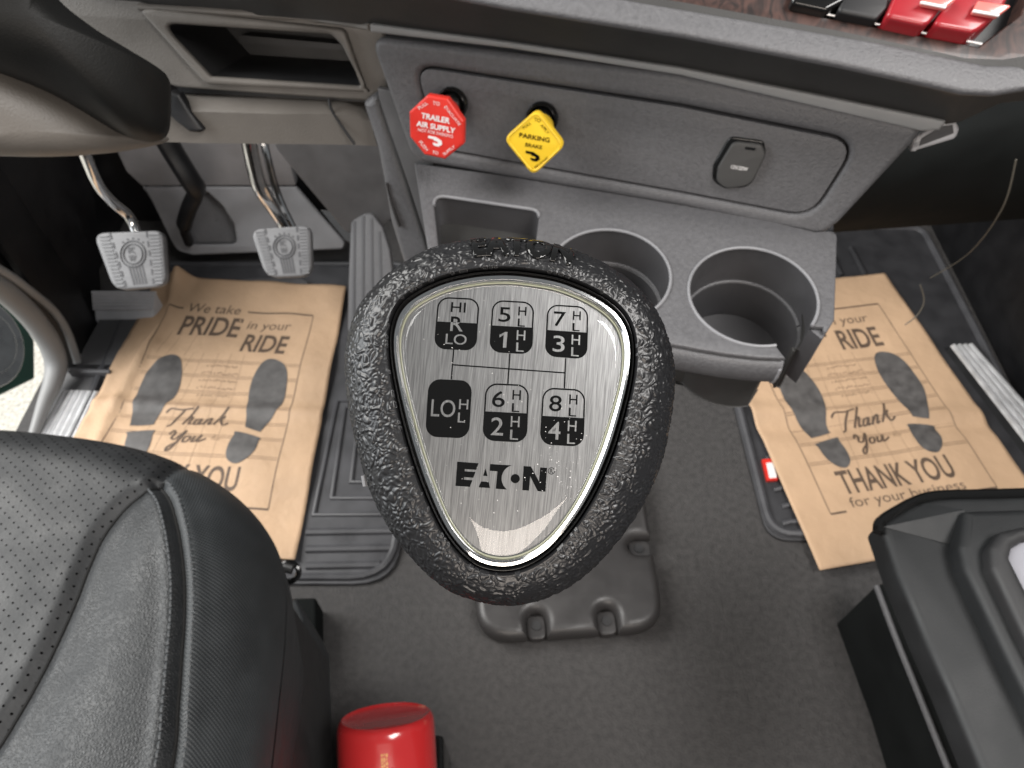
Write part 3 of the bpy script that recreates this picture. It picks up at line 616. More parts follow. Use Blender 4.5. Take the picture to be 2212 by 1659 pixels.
# ================================================================== dashboard
t = thing('dashboard', 'grey dashboard with underside darkened as shade, wood trim and an open storage bin', 'dashboard', (.0, .5, .7))
ovF = panelF.up(.05)
low = [panelF.P(x, y, -.004) for x, y in [(700, 44), (800, 55), (1100, 95), (1469, 150), (1760, 206), (2044, 268), (2072, 264)]]
low += [bk.P(2160, 223, -.02), bk.P(2330, 205, -.03)]
lowL = [dashF.P(x, y, -.004) for x, y in [(-50, -40), (150, 2), (300, 14)]] + [dashF.P(520, 30, -.004)]
topx = [(-50, -330), (150, -220), (300, -150), (520, -90), (700, -60), (800, -35), (1100, 15), (1469, 72), (1807, 136), (2010, 180), (2078, 196), (2160, 200), (2330, 176)]
top = [ovF.P(x, y) for x, y in topx]
allow = lowL + low
mid = [a.lerp(b, .5) + Vector((0, .004, .004)) for a, b in zip(allow, top)]
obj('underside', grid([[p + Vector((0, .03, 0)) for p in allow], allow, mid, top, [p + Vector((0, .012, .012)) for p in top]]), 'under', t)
e_ov = (ovF.P(2010, 180) - ovF.P(1100, 15)).normalized(); n_ov = Vector((-.22, -.5, .84)); n_ov -= e_ov * n_ov.dot(e_ov)
tpF = Fr(ovF.P(1469, 72) + n_ov.normalized() * .004, e_ov, n_ov)
st = pxs(tpF, [(700, -62), (1100, 14), (1469, 73), (1807, 137), (2010, 181), (2080, 197), (2150, 201), (2330, 172), (2330, 120), (2212, 140), (2131, 139), (1899, 90), (1642, 46), (1371, 0), (1100, -50), (700, -130)])
obj('top_strip', solid(tpF, [fillet(st, .004)], -.006, .0, .0025), 'grey', t)
wd = pxs(tpF, [(700, -128), (1100, -48), (1371, 2), (1642, 48), (1899, 92), (2131, 141), (2212, 142), (2330, 122), (2330, -200), (700, -300)])
sb_ = pxs(tpF, [(1712, 16), (2121, 94), (2212, 24), (2260, -110), (1800, -180)])
obj('wood_trim', solid(tpF, [wd, sb_], -.02, -.003, .001), 'wood', t)
obj('switch_well', solid(tpF, [[p + (sum(sb_, Vector((0, 0))) / 5 - p).normalized() * -.002 for p in sb_]], -.03, -.018, .001), 'black', t)
obj('well_edge', tube([tpF.P(x, y, -.0025) for x, y in [(1714, 17), (1900, 53), (2121, 95)]], .0007, 8), 'alu', t)
ZS = lambda x, y: (1641.6 + .2578 * x, .2578 * y)
def switch(pts, m, h=.004, nm='rocker_switch'):
    pl = pxs(tpF, [ZS(*p) for p in pts], h); s_ = obj(nm, solid(tpF, [fillet(pl, .003)], -.018, h, .002), m, t); return s_
switch([(255, 20), (560, 85), (760, -20), (800, -250), (350, -250)], 'gloss')
switch([(640, 95), (980, 165), (1080, 60), (1120, -220), (820, -220)], 'black')
for pts, tab in (([(1062, 125), (1100, 150), (1370, 208), (1420, 190), (1520, 70), (1640, -120), (1180, -150), (1110, 10)], [(1345, 20), (1555, 62), (1660, -20), (1450, -60)]),
                 ([(1462, 195), (1510, 220), (1780, 268), (1830, 250), (1990, 130), (2110, -60), (1650, -80), (1520, 80)], [(1785, 92), (2000, 130), (2120, 40), (1830, 0)])):
    s_ = switch(pts, 'redglass', .008)
    obj('switch_lens', solid(tpF, [fillet(pxs(tpF, [ZS(*p) for p in tab], .012), .001)], .008, .012, .001), 'lensred', s_)
    obj('painted_lens_glint', tube([tpF.P(*ZS(*p), .012) for p in tab[:2]], .0008, 8), 'white', s_)  # white tube painted as a glint along the lens edge
# driver side lower dash with storage bin
dp = fillet(pxs(dashF, [(60, -250), (700, -120), (830, 70), (842, 215), (812, 219), (383, 189), (200, 120), (90, 30)]), .006)
bin_ = fillet(pxs(dashF, [(344, 50), (714, 74), (738, 98), (783, 187), (453, 166)]), [.006, .006, .008, .003, .003])
obj('dash_panel', solid(dashF, [dp, bin_], -.008, 0, .002), 'warm', t)
fo = fillet(pxs(dashF, [(302, 22), (330, 18), (745, 62), (790, 190), (800, 200), (445, 182)], .004), .006)
fi = fillet(pxs(dashF, [(344, 50), (714, 74), (738, 98), (783, 187), (453, 166)], .006), [.006, .006, .008, .003, .003])
obj('bin_frame', solid(dashF, [fo, fi], -.001, .006, .0025), 'warm', t)
bc = sum(bin_, Vector((0, 0))) / len(bin_)
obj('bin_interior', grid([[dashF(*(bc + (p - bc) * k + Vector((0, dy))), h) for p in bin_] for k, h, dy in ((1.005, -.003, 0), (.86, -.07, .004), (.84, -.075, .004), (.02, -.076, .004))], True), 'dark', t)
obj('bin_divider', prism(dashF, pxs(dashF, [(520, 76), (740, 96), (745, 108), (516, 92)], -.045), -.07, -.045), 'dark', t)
# bezel beneath the bin
r0 = [dashF.P(x, y, -.02) for x, y in [(300, 190), (387, 199), (600, 207), (745, 212), (800, 222)]]
r1 = [dashF.P(x, y, -.006) for x, y in [(340, 207), (390, 210), (600, 217), (740, 222), (790, 240)]]
r2_ = [dashF.P(x, y, .002) for x, y in [(352, 240), (420, 241), (600, 246), (745, 246), (800, 262)]]
r3 = [dashF.P(x, y, -.004) for x, y in [(340, 306), (420, 309), (600, 311), (766, 313), (815, 316)]]
r4 = [p + Vector((0, .05, .0)) for p in r3]
bz = obj('lower_bezel', grid([r0, r1, r2_, r3, r4]), 'warm', t, smooth=50)
obj('bezel_seam', tube(spline([dashF.P(x, y, .0015) for x, y in [(711, 213), (716, 236), (738, 272), (766, 312)]], 5), .0011, 6), 'black', bz)
obj('dash_gap', prism(dashF, pxs(dashF, [(383, 186), (812, 213), (812, 222), (385, 200)], -.012), -.03, -.012), 'black', t)
lv = dashF.up(.006)
obj('column_lever', solid(lv, [fillet(pxs(lv, [(362, 196), (386, 204), (412, 245), (440, 283), (428, 288), (408, 286), (384, 268), (360, 246)]), .003)], -.012, 0, .003), 'black', t)
obj('bin_ledge', tube(spline([dashF.P(x, y, .001) for x, y in [(300, 15), (420, 22), (560, 32), (700, 44)]] + [panelF.P(x, y, -.001) for x, y in [(800, 59)]], 5), .0025, 8), 'warm', t)
# ================================================================== steering column
t = thing('steering_column', 'dark steering column with a warm grey lower shroud at the top left', 'steering column', D(150, 200, .45))
scF = camF(160, 210, .42, .1, .1)
pa = pxs(scF, [(-220, -260), (60, -140), (115, -10), (200, 66), (290, 122), (352, 160), (369, 185), (369, 258), (362, 290), (343, 304), (310, 302), (258, 284), (110, 198), (-220, 40)])
obj('column_cover', pillow(scF, spline(pa, 6, True), .045, .02, 20, ctr=scF.px(60, 60)), 'column', t, smooth=60)
scB = camF(150, 280, .45, .0, -.1)
pb = pxs(scB, [(-260, 30), (100, 160), (300, 270), (362, 296), (352, 309), (300, 321), (240, 330), (120, 338), (-20, 336), (-260, 325)])
sw = obj('lower_shroud', pillow(scB, spline(pb, 6, True), .03, .04, 20, ctr=scB.px(40, 270)), 'warm', t, smooth=60)
obj('shroud_seam', tube(spline([scB.P(x, y, h) for x, y, h in [(-30, 205, .0255), (60, 240, .027), (150, 280, .0245), (245, 322, .008)]], 6), .0006, 6), 'dark', sw)
# passenger side lower dash
t = thing('passenger_dash', 'dark grey lower dash on the passenger side right of the console', 'dash panel', (.6, .7, .5))
rows = []
for y0, y1, dd in ((300, 150, .80), (330, 222, .78), (360, 262, .78), (420, 340, .82), (470, 430, .9), (500, 470, 1.05)):
    rows.append([D(x, y0 + (y1 - y0) * (x - 1830) / 420, dd) for x in (1800, 1900, 2000, 2100, 2200, 2300, 2420)])
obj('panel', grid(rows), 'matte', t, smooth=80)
obj('cable', tube(spline([D(2195, 345, .77), D(2165, 450, .84), D(2095, 545, .98), D(2010, 600, 1.05)], 10), .0009, 6), 'wire', None, label='thin wire hanging below the passenger side dash', cat='wire')
obj('cable', tube(spline([D(1988, 615, 1.15), D(1996, 650, 1.17), D(1982, 680, 1.19), D(1955, 702, 1.2)], 10), .001, 6), 'wire', None, label='short curled wire end above the passenger paper mat corner', cat='wire')
# ================================================================== pedals
def pedal_pad(name, label, quad, depth, arm, par_extra=None, rod=None):
    cx = sum(p[0] for p in quad) / 4; cy = sum(p[1] for p in quad) / 4
    p = D(cx, cy, depth); F = Fr(p, (1, 0, 0), (0, -.62, .78))
    t = thing(name, label, 'pedal', p); ra = .0065 if 'clutch' in name else .0095
    pl = fillet(pxs(F, quad), [.012, .012, .016, .022]); pc_ = sum(pl, Vector((0, 0))) / len(pl)
    pad = obj('pad', solid(F, [pl], -.012, 0, .003), 'padrub', t)
    q = pxs(F, quad)
    def uv(u, v): return (q[0] * (1 - u) + q[1] * u) * (1 - v) + (q[3] * (1 - u) + q[2] * u) * v
    def strip(a, b, w, m, h=.0006):
        a, b = uv(*a), uv(*b); d = (b - a).normalized(); n = Vector((-d.y, d.x)) * w
        return prism(F, [a + n, b + n, b - n, a - n], -.0005, h)
    for u in (.25, .77):
        for k in range(6): obj('groove', strip((u, .02 + k * .165), (u, .12 + k * .165), .0011, 0), 'padline', pad)
    for k in range(15):
        v = .07 + k * .062
        for u0, u1 in ((.08, .22), (.80, .95)): obj('rib', strip((u0, v), (u1, v), .0009, 0, .0012), 'padrub', pad)
    ec_ = uv(.51, .40); R_ = (uv(1, .4) - uv(0, .4)).length * .15
    for r in (R_, R_ * 1.32): obj('emblem_ring', tube([F(ec_.x + r * cos(a), ec_.y + r * 1.05 * sin(a), .0005) for a in [2 * pi * i / 32 for i in range(33)]], .0008, 6), 'padline', pad)
    for s, dx_, dy_ in (('K', -.1, .1), ('W', -.05, -.75)):
        obj('emblem_letter', text_map(s, lambda x, y: F(ec_.x + R_ * (dx_ + (x - .5) * .8), ec_.y + R_ * (dy_ + y * .65), .001), .03), 'padline', pad)
    for i in range(5):
        u = .40 + i * .055; obj('groove', strip((u, .60), (u + .012, .93), .0011, 0), 'padline', pad)
    for i in range(5):
        a = radians(50 + 20 * i); c0 = ec_ + Vector((cos(a), sin(a))) * R_ * 1.65
        obj('groove', prism(F, circ(c0, .0013, 8), -.0005, .0006), 'padline', pad)
    obj('arm', tube(spline([D(*a) for a in arm], 6), ra, 12), 'chrome', t)
    obj('pad_back', solid(F.up(-.012), [[pc_ + (p_ - pc_) * .93 for p_ in pl]], -.008, 0, .002), 'black', t)
    if rod: obj('rod', tube(spline([D(*a) for a in rod], 6), .005, 10), 'chrome', t)
    return t
pedal_pad('clutch_pedal', 'pale rubber clutch pedal pad on a thin bent chrome arm, far left', [(199, 503), (351, 497), (359, 618), (246, 628)], .91, [(172, 300, .80), (186, 340, .82), (212, 400, .86), (246, 440, .9), (280, 470, .93), (300, 520, .94)])
pedal_pad('brake_pedal', 'pale rubber brake pedal pad on a thick bent chrome arm beside the accelerator', [(539, 495), (671, 486), (674, 596), (574, 600)], .91, [(535, 270, .84), (541, 320, .86), (560, 400, .90), (592, 448, .93), (618, 490, .95), (622, 520, .95)], rod=[(566, 280, .87), (575, 330, .88), (600, 420, .92), (632, 490, .95)])
# accelerator
a_top = Fr(D(800, 560, 1.2), (1, 0, 0), (-.1, -.72, .69))
t = thing('accelerator_pedal', 'tall ribbed grey accelerator pedal just left of the gear knob', 'pedal', a_top.o)
apx = [(757, 480), (775, 458), (803, 460), (826, 490), (842, 540), (850, 600), (852, 720), (750, 720), (752, 600)]
ap = pxs(a_top, apx); pad = obj('pad', solid(a_top, [fillet(ap, .008)], -.014, 0, .004), 'grey', t)
for x0, x1, y0 in ((766, 764, 478), (785, 784, 466), (803, 805, 472), (820, 826, 500)):
    obj('groove', tube([a_top.P(x0, y0, .0), a_top.P(x1, 715, .0)], .0028, 8, .5), 'padline', pad)
obj('bracket', prism(a_top.up(-.03), pxs(a_top.up(-.03), [(705, 446), (745, 448), (790, 475), (780, 500), (735, 470)]), -.006, 0), 'steel', t, bevel=.002)
obj('bracket', prism(a_top.up(-.04), pxs(a_top.up(-.04), [(690, 452), (720, 456), (770, 500), (765, 530), (745, 520)]), -.006, 0), 'black', t, bevel=.002)
# steering shaft
obj('steering_shaft', tube(spline([D(352, 290, 1.12), D(375, 330, 1.14), D(412, 390, 1.17), D(424, 412, 1.2), D(408, 450, 1.24), D(398, 490, 1.28), D(408, 522, 1.33)], 6), [.02] * 18 + [.017] * 12 + [.011] * 7, 12, .8), 'black', None, label='black bent steering shaft between the clutch and brake pedals', cat='shaft')
# raised stop at the front floor
sF = floorF
obj('pedal_stop', solid(sF, [fillet(pxs(sF, [(500, 617), (520, 602), (560, 598), (650, 599), (666, 606), (668, 618)], .014), .006)], 0, .014, .004), 'grey2', None, label='low dark floor block behind the top edge of the driver paper mat', cat='pedal stop')
# ================================================================== driver seat
t = thing('driver_seat', 'black leather driver seat with perforated centre, stitched bolster and woven side', 'seat', (-.42, 0, .1))
ctr = Vector((-.46, -.02)); N = 300; K = 130
def outl(s):   # s 0..1 from front-left round the corner to the back along the right edge
    pts = OUT; f_ = s * (len(pts) - 1); i = min(int(f_), len(pts) - 2); return pts[i].lerp(pts[i + 1], f_ - i)
raw = spline([Vector(p) for p in [(-.80, .362), (-.62, .364), (-.48, .360), (-.386, .352), (-.312, .337), (-.255, .312), (-.213, .279), (-.187, .238), (-.176, .188), (-.170, .13), (-.165, .07), (-.160, 0), (-.158, -.08), (-.158, -.2)]], 24)
ln_ = [0]
for i in range(1, len(raw)): ln_.append(ln_[-1] + (raw[i] - raw[i - 1]).length)
OUT = []; j = 0
for i in range(400):
    s = ln_[-1] * i / 399
    while j < len(ln_) - 2 and ln_[j + 1] < s: j += 1
    OUT.append(raw[j].lerp(raw[j + 1], (s - ln_[j]) / max(ln_[j + 1] - ln_[j], 1e-9)))
def pline(pts): return spline([Vector(p) for p in pts], 10)
def P2(x, y, z): a = floorF.P(x, y, z); return (a.x, a.y)
seamA = pline([(-.29, .42)] + [P2(x, y, .474) for x, y in [(345, 1000), (326, 1036), (268, 1078), (214, 1142), (180, 1212), (150, 1290), (108, 1382), (58, 1478), (0, 1575)]] + [(-.33, .03), (-.335, -.2)])
seamB = pline([P2(x, y, .476) for x, y in [(326, 1030), (362, 1078), (386, 1150), (398, 1240), (399, 1320), (394, 1400), (384, 1520), (368, 1659)]] + [(-.2, .0), (-.198, -.2)])
def dist(p, pl):
    best = 9; side = 0
    for a, b in zip(pl, pl[1:]):
        e = b - a; k = max(0, min(1, (p - a).dot(e) / e.dot(e))); q = a + e * k; d = (p - q).length
        if d < best: best = d; side = e.x * (p - q).y - e.y * (p - q).x
    return best, side
def seat_pt(s, k):
    o = outl(s); L_ = (o - ctr).length; p = o + (ctr - o) * (k); d = k * L_
    roll = .056
    e = min(d / roll, 1.); z = .395 + .075 * math.sqrt(max(0, 1 - (1 - e) ** 2.2))
    dA, sA = dist(p, seamA); dB, sB = dist(p, seamB)
    inside = sA < 0
    # bolster crown between the seams (only along the right-hand side)
    w = max(0., min(1., (.30 - p.y) / .08))
    if not inside: z += 0
    cr = 0.; fd = 1 - math.exp(-(dA / .03) ** 2)
    if sA > 0 and sB < 0 and p.y < .30:
        q_ = dA / (dA + dB + 1e-6); cr =   .012 * sin(pi * q_ * .72) * fd
    elif sA > 0: cr =   .012 * sin(pi * .72) * math.exp(-(dB / .034) ** 2) * fd
    z += cr
    z -= .006 * math.exp(-(dA / .006) ** 2) + .0035 * math.exp(-(dB / .0028) ** 2)
    z += .0022 * math.exp(-((dB - .0085) / .005) ** 2)
    z += .0012 * noise.noise(Vector((p.x * 16, p.y * 14, 2)))
    return p, z, dA, sA, dB, sB
kk = [0] + [.004 * 1.045 ** i * (i + 1) ** .35 for i in range(40)]
ks = []; acc = 0
for i in range(K): 
    f_ = i / (K - 1); ks.append(.62 * (f_ ** 1.75))
ks += [.7, .8, .9, .999]; K = len(ks)
V = []; info = []
for i in range(N):
    s = (i / (N - 1))
    for k in ks:
        p, z, dA, sA, dB, sB = seat_pt(s, k); V.append(Vector((p.x, p.y, z))); info.append((sA, sB, dA, p))
zones = {'centre_panel': [], 'bolster': [], 'side_panel': []}
for i in range(N - 1):
    for j in range(K - 1):
        q = (i * K + j, (i + 1) * K + j, (i + 1) * K + j + 1, i * K + j + 1)
        sA = sum(info[a][0] for a in q); sB = sum(info[a][1] for a in q); p = info[q[0]][3]
        zn = 'centre_panel' if sA < 0 else ('bolster' if sB < 0 and (p.y < .297) and p.x < -.19 else 'side_panel')
        zones[zn].append(q)
obj('rear_cushion', solid(floorF, [fillet([Vector(p) for p in [(-.80, .30), (-.5, .28), (-.36, .1), (-.27, -.15), (-.17, -.2), (-.17, -.47), (-.80, -.47)]], .02)], .2, .466, .012), 'leatherc', t)
# skirts below the cushion edge
sk = []
for i in range(N):
    o = outl(i / (N - 1)); d = (o - ctr).normalized()
    sk.append([Vector((o.x, o.y, .395)), Vector((o.x - d.x * .004, o.y - d.y * .004, .36)), Vector((o.x - d.x * .03, o.y - d.y * .03, .22)), Vector((o.x - d.x * .05, o.y - d.y * .05, .12))])
UV = [(v.x + (.395 - v.z) * .0 + v.y * .0, v.y) for v in V]
# weave coordinates: distance from seam B and arc position
UVw = []
for i in range(N):
    acc = 0
    for j in range(K):
        if j: acc += (V[i * K + j] - V[i * K + j - 1]).length
        UVw.append((acc, i / (N - 1) * ln_[-1]))
for nm, m in (('centre_panel', 'leatherc'), ('bolster', 'leather'), ('side_panel', 'weave')):
    used = sorted({a for q in zones[nm] for a in q}); mp_ = {a: i for i, a in enumerate(used)}
    obj(nm, ([V[a] for a in used], [tuple(mp_[a] for a in q) for q in zones[nm]]), m, t, smooth=80, uvs=[UVw[a] for a in used])
obj('cushion_skirt', grid(sk), 'weave', t, smooth=80, uvs=[(v_.z, v_.y) for r_ in sk for v_ in r_])
def hz(p):   # cushion height by casting onto the built surface
    p = Vector(p); d = (p - ctr); best = None
    for i in range(0, 400):
        o = OUT[i] - ctr; c_ = abs(o.x * d.y - o.y * d.x) / (o.length * d.length)
        if o.dot(d) > 0 and (best is None or c_ < best[0]): best = (c_, i)
    o = OUT[best[1]]; k = 1 - d.length / (o - ctr).length
    return seat_pt(best[1] / 399, max(k, 0))[1]
def stitches(pl, off, nm):
    vf = []; acc = 0; nxt = 0
    for a, b in zip(pl, pl[1:]):
        e = b - a; L_ = e.length; d = e.normalized(); n = Vector((-d.y, d.x))
        pos = 0
        while acc + L_ > nxt:
            q = a + d * (nxt - acc) + n * off
            if q.y > -.02 and (q - OUT[0]).length > 0:
                up_ = .0012 if off < 0 else .0016; z0 = hz(q) + up_; q2 = q + d * .0036; z1 = hz(q2) + up_
                vf.append(tube([(q.x, q.y, z0 - .0006), ((q.x + q2.x) / 2, (q.y + q2.y) / 2, (z0 + z1) / 2 + .0003), (q2.x, q2.y, z1 - .0006)], .0008, 5))
            nxt += .0052
        acc += L_
    o = obj(nm, join(*vf), 'thread', t); o['kind'] = 'stuff'
fine = lambda pl: [pl[i] for i in range(len(pl))]
stitches(fine(seamB), .0068, 'stitching'); stitches(fine(seamB), -.0068, 'stitching')
for pl_, a_, r_ in ((seamB, 1, .0013), (seamA, 12, .0012)):
    pp = [q for q in pl_[a_:] if -.03 < q.y < .345]
    obj('seam', tube([(q.x, q.y, hz(q) + .0003) for q in pp], r_, 6), 'hole', t)
# plastic seat side and buckle
sdF = Fr((-.14, 0, 0), (0, 1, 0), (1, 0, 0))
def zpoly(pts, z): return fillet(pxs(floorF, pts, z), .004)
obj('side_shield', solid(floorF, [zpoly([(520, 1290), (618, 1285), (612, 1800), (520, 1800)], .30)], .10, .30, .005), 'dark', t)
obj('side_trim', solid(floorF, [zpoly([(600, 1296), (640, 1292), (655, 1330), (662, 1800), (600, 1800)], .20)], .06, .20, .004), 'weave', t)
obj('seat_rail', solid(floorF, [zpoly([(620, 1292), (682, 1290), (690, 1800), (620, 1800)], .05)], .001, .05, .004), 'matte', t)  # black strip standing in for the dark gap beside the seat trim
obj('belt_anchor', tube([D(622, 1236, .72) + Vector((.011 * cos(a), .008 * sin(a), .005 * sin(a))) for a in [2 * pi * i / 24 for i in range(25)]], .003, 8), 'gloss', t)
obj('belt_anchor_pin', tube([D(612, 1225, .71), D(632, 1230, .71)], .005, 10), 'steel', t)
# ================================================================== fire extinguisher
ax = Vector((-.07, .87, .49)).normalized(); ec3 = D(833, 1545, .70); EF = Fr(ec3, (1, 0, 0), ax); R_ = .0475
t = thing('fire_extinguisher', 'red fire extinguisher lying on the floor beside the driver seat', 'fire extinguisher', ec3 - ax * .2)
prof = [(.001, -.0028), (.037, -.0028), (.0405, -.0016), (.0425, 0), (.0445, -.001), (.0468, -.005), (.0475, -.012), (.0475, -.30), (.04, -.33), (.02, -.345), (.012, -.36), (.001, -.36)]
obj('cylinder', grid([[EF(r * cos(a), r * sin(a), h) for a in [2 * pi * i / 64 for i in range(64)]] for r, h in prof], True), 'redpaint', t, smooth=40)
obj('valve', tube([EF(0, 0, -.355), EF(0, 0, -.40)], [.014, .012], 16), 'steel', t)
obj('handle', prism(Fr(EF(0, 0, -.39), EF.e1, EF.e2), fillet([Vector(p) for p in [(-.012, -.02), (.012, -.02), (.012, .09), (-.012, .09)]], .005), -.004, .004), 'black', t)
def cyl(a, h, e=.0004): return EF((R_ + e) * cos(a), (R_ + e) * sin(a), h)
rnd = random.Random(3); lpv = []              # gold fine print running along the cylinder
for k in range(3):
    h = -.02
    while h > -.2:
        e = h - rnd.uniform(.0015, .004); a_ = radians(-86 + k * 2.6); b_ = a_ + radians(rnd.uniform(1.1, 1.9))
        lpv.append(([cyl(a_, h), cyl(a_, e), cyl(b_, e), cyl(b_, h)], [(0, 1, 2, 3)])); h = e - rnd.uniform(.0006, .0022)
obj('label_print', join(*lpv), 'gold', t)
obj('bracket', solid(floorF, [fillet(pxs(floorF, [(936, 1585), (958, 1590), (960, 1760), (936, 1760)], .12), .004)], .0, .12, .003), 'gloss', None, label='black extinguisher bracket beside the red cylinder on the floor', cat='bracket')
# ================================================================== passenger seat housing
t = thing('passenger_seat_base', 'black moulded seat base housing with a grey disc, bottom right corner', 'seat base', (.45, .1, 0))
hF = Fr((.4, .2, .42), (1, 0, 0), (-.05, -.05, 1))
ho = fillet(pxs(hF, [(1900, 1126), (1975, 1082), (2024, 1071), (2330, 1064), (2400, 1800), (2180, 1800), (2114, 1644), (2051, 1494), (1994, 1367), (1938, 1235)]), [.006, .012, .01, .01, .01, .01, .02, .02, .02, .02])
obj('housing', solid(hF, [ho], -.035, 0, .007, 4), 'housing', t)
hb = [p + Vector((.15, -.08)) for p in ho]
obj('pedestal', prism(hF, hb, -.40, -.03), 'matte', t)
obj('gloss_lip', tube(spline([hF.P(x, y, .0) for x, y in [(1896, 1150), (1901, 1128), (1935, 1104), (1979, 1081), (2024, 1070), (2120, 1067), (2330, 1062)]], 6), .0042, 10), 'gloss', t)
obj('facet', (lambda q: (q, [(0, 1, 2), (0, 2, 3)]))([hF.P(1908, 1138, .0006), hF.P(2075, 1182, .001), hF.P(2084, 1101, .014), hF.P(2000, 1088, .004)]), 'housing', t)
rp = fillet(pxs(hF, [(2083, 1100), (2330, 1092), (2420, 1800), (2320, 1700), (2189, 1440), (2085, 1225), (2074, 1178)], .02), [.005, .01, .01, .01, .02, .02, .01])
obj('raised_panel', solid(hF, [rp], -.01, .02, .007, 4), 'housing', t)
bo_ = pxs(hF, [(2141, 1179), (2163, 1146), (2212, 1134), (2330, 1130), (2460, 1330), (2460, 1640), (2340, 1610), (2212, 1367), (2144, 1224)], .034)
di_ = pxs(hF, [(2182, 1206), (2189, 1179), (2212, 1166), (2310, 1160), (2420, 1350), (2400, 1520), (2340, 1500), (2212, 1266)], .032)
obj('bezel', solid(hF, [fillet(bo_, .01), fillet(di_, .008)], .005, .034, .006, 4), 'dark', t)
obj('disc', solid(hF, [fillet(di_, .008)], .005, .027, .001), 'disc', t)
rl = Fr((.4, .2, .13), (1, 0, 0), (0, 0, 1))
obj('seat_rail', tube(spline([rl.P(x, y) for x, y in [(1893, 1266), (1935, 1378), (1979, 1487), (2020, 1590), (2080, 1740)]], 5), .0035, 8), 'grey', t)
obj('rail_box', solid(rl, [fillet(pxs(rl, [(1890, 1266), (1960, 1236), (2300, 1800), (2092, 1800), (1982, 1490)]), .005)], -.13, -.003, .003), 'matte', t)
# ================================================================== gear knob
kc = D(1105, 905, .152)
kn = (CAM - kc).normalized()
kF0 = Fr(kc, (1, 0, 0), kn)
rot = radians(-5.5); kF = Fr(kc, kF0.e1 * cos(rot) + kF0.e2 * sin(rot), kn); KM = kF.M()
PLATE = [(1090, 592), (1150, 597), (1215, 610), (1285, 640), (1335, 678), (1359, 725), (1362, 790), (1347, 870), (1312, 985), (1262, 1090), (1200, 1172), (1140, 1214), (1080, 1226), (1022, 1208), (970, 1152), (930, 1072), (894, 970), (866, 862), (850, 770), (852, 705), (878, 655), (945, 616), (1020, 597)]
SIL = [(1060, 524), (1180, 534), (1290, 570), (1380, 636), (1430, 712), (1452, 800), (1446, 900), (1421, 1010), (1372, 1110), (1300, 1202), (1220, 1266), (1130, 1297), (1045, 1293), (955, 1258), (868, 1172), (808, 1070), (770, 945), (752, 840), (752, 750), (778, 672), (840, 602), (940, 542)]
NT = 1100
def polar(pts, h=0):
    sp_ = spline([kF.px(x, y, h) for x, y in pts], 20, True); ang = sorted((math.atan2(p.y, p.x), p.length) for p in sp_); out = []
    n = len(ang); j = 0
    for i in range(NT):
        a = -pi + 2 * pi * i / NT
        k = 0
        while k < n and ang[k][0] < a: k += 1
        a1_, r1_ = ang[k % n]; a0_, r0_ = ang[k - 1]
        if k == 0: a0_ -= 2 * pi
        if k == n: a1_ += 2 * pi
        out.append(r0_ + (r1_ - r0_) * (a - a0_) / max(a1_ - a0_, 1e-9))
    for _ in range(3): out = [(out[i - 1] + out[i] * 2 + out[(i + 1) % NT]) / 4 for i in range(NT)]
    return out
rp_ = polar(PLATE); rs_ = polar(SIL, -.015)
DIRS = [Vector((cos(-pi + 2 * pi * i / NT), sin(-pi + 2 * pi * i / NT))) for i in range(NT)]
t = thing('gear_shift_knob', 'black wrinkled gear knob with a brushed metal shift pattern plate', 'gear knob', kc)
stick_dir = (kF.P(1100, 900, 0) - kF.o)
down = KM.to_3x3().inverted() @ Vector((.02, .06, -1)).normalized()   # lever direction in knob space
def wr(p, amt):   # wrinkled skin height
    q = Vector((p.x * 440, p.y * 680, p.z * 680)) + Vector(noise.noise_vector(p * 450)) * 1.1
    d, _ = noise.voronoi(q); e = d[1] - d[0]
    r = min(e / .55, 1.); r = r * r * (3 - 2 * r)
    q2 = p * 1300 + Vector((5, 3, 1)); d2, _ = noise.voronoi(q2); e2 = min((d2[1] - d2[0]) / .4, 1)
    return (r - .55) * amt + (e2 - .5) * amt * .12
def grip_pt(i, ph):
    ri = rp_[i] + .0013; ro = rs_[i]; h = .0015 - .0172 * (1 - cos(ph)); r = ri + (ro - ri) * sin(ph) ** .9; return r, h
rows = []
rings = 180
for j in range(rings):
    f_ = j / (rings - 1); row = []
    for i in range(NT):
        if f_ < .02: r = rp_[i] + .0011; h = -.005
        elif f_ < .62: r, h = grip_pt(i, (f_ - .02) / .60 * pi / 2)
        else:
            g = (f_ - .62) / .38; r0, h0 = grip_pt(i, pi / 2); e = g * g * (3 - 2 * g); r = r0 + (.0145 - r0) * (e * .75 + g * .25); h = h0 - .055 * g
        row.append(Vector((DIRS[i].x * r, DIRS[i].y * r, h)))
    rows.append(row)
def nrm(j, i):
    a = rows[min(j + 1, rings - 1)][i] - rows[max(j - 1, 0)][i]; b = rows[j][(i + 1) % NT] - rows[j][i - 1]; n = b.cross(a); n = n.normalized() if n.length > 0 else Vector((0, 0, 1))
    return n if n.dot(rows[j][i] + Vector((0, 0, .03))) > 0 else -n
disp = []
for j in range(rings):
    f_ = j / (rings - 1); row = []
    fade = max(0., min(1., (f_ - .022) / .016)) * (1 if f_ < .8 else max(0, (1 - f_) / .2))
    for i in range(NT):
        p = rows[j][i]
        row.append(p + nrm(j, i) * wr(p, .00032 * fade) if fade > 0 else p)
    disp.append(row)
v, f = grid(disp, True)
obj('grip', (v, f), 'grip', t, smooth=85, mw=KM)
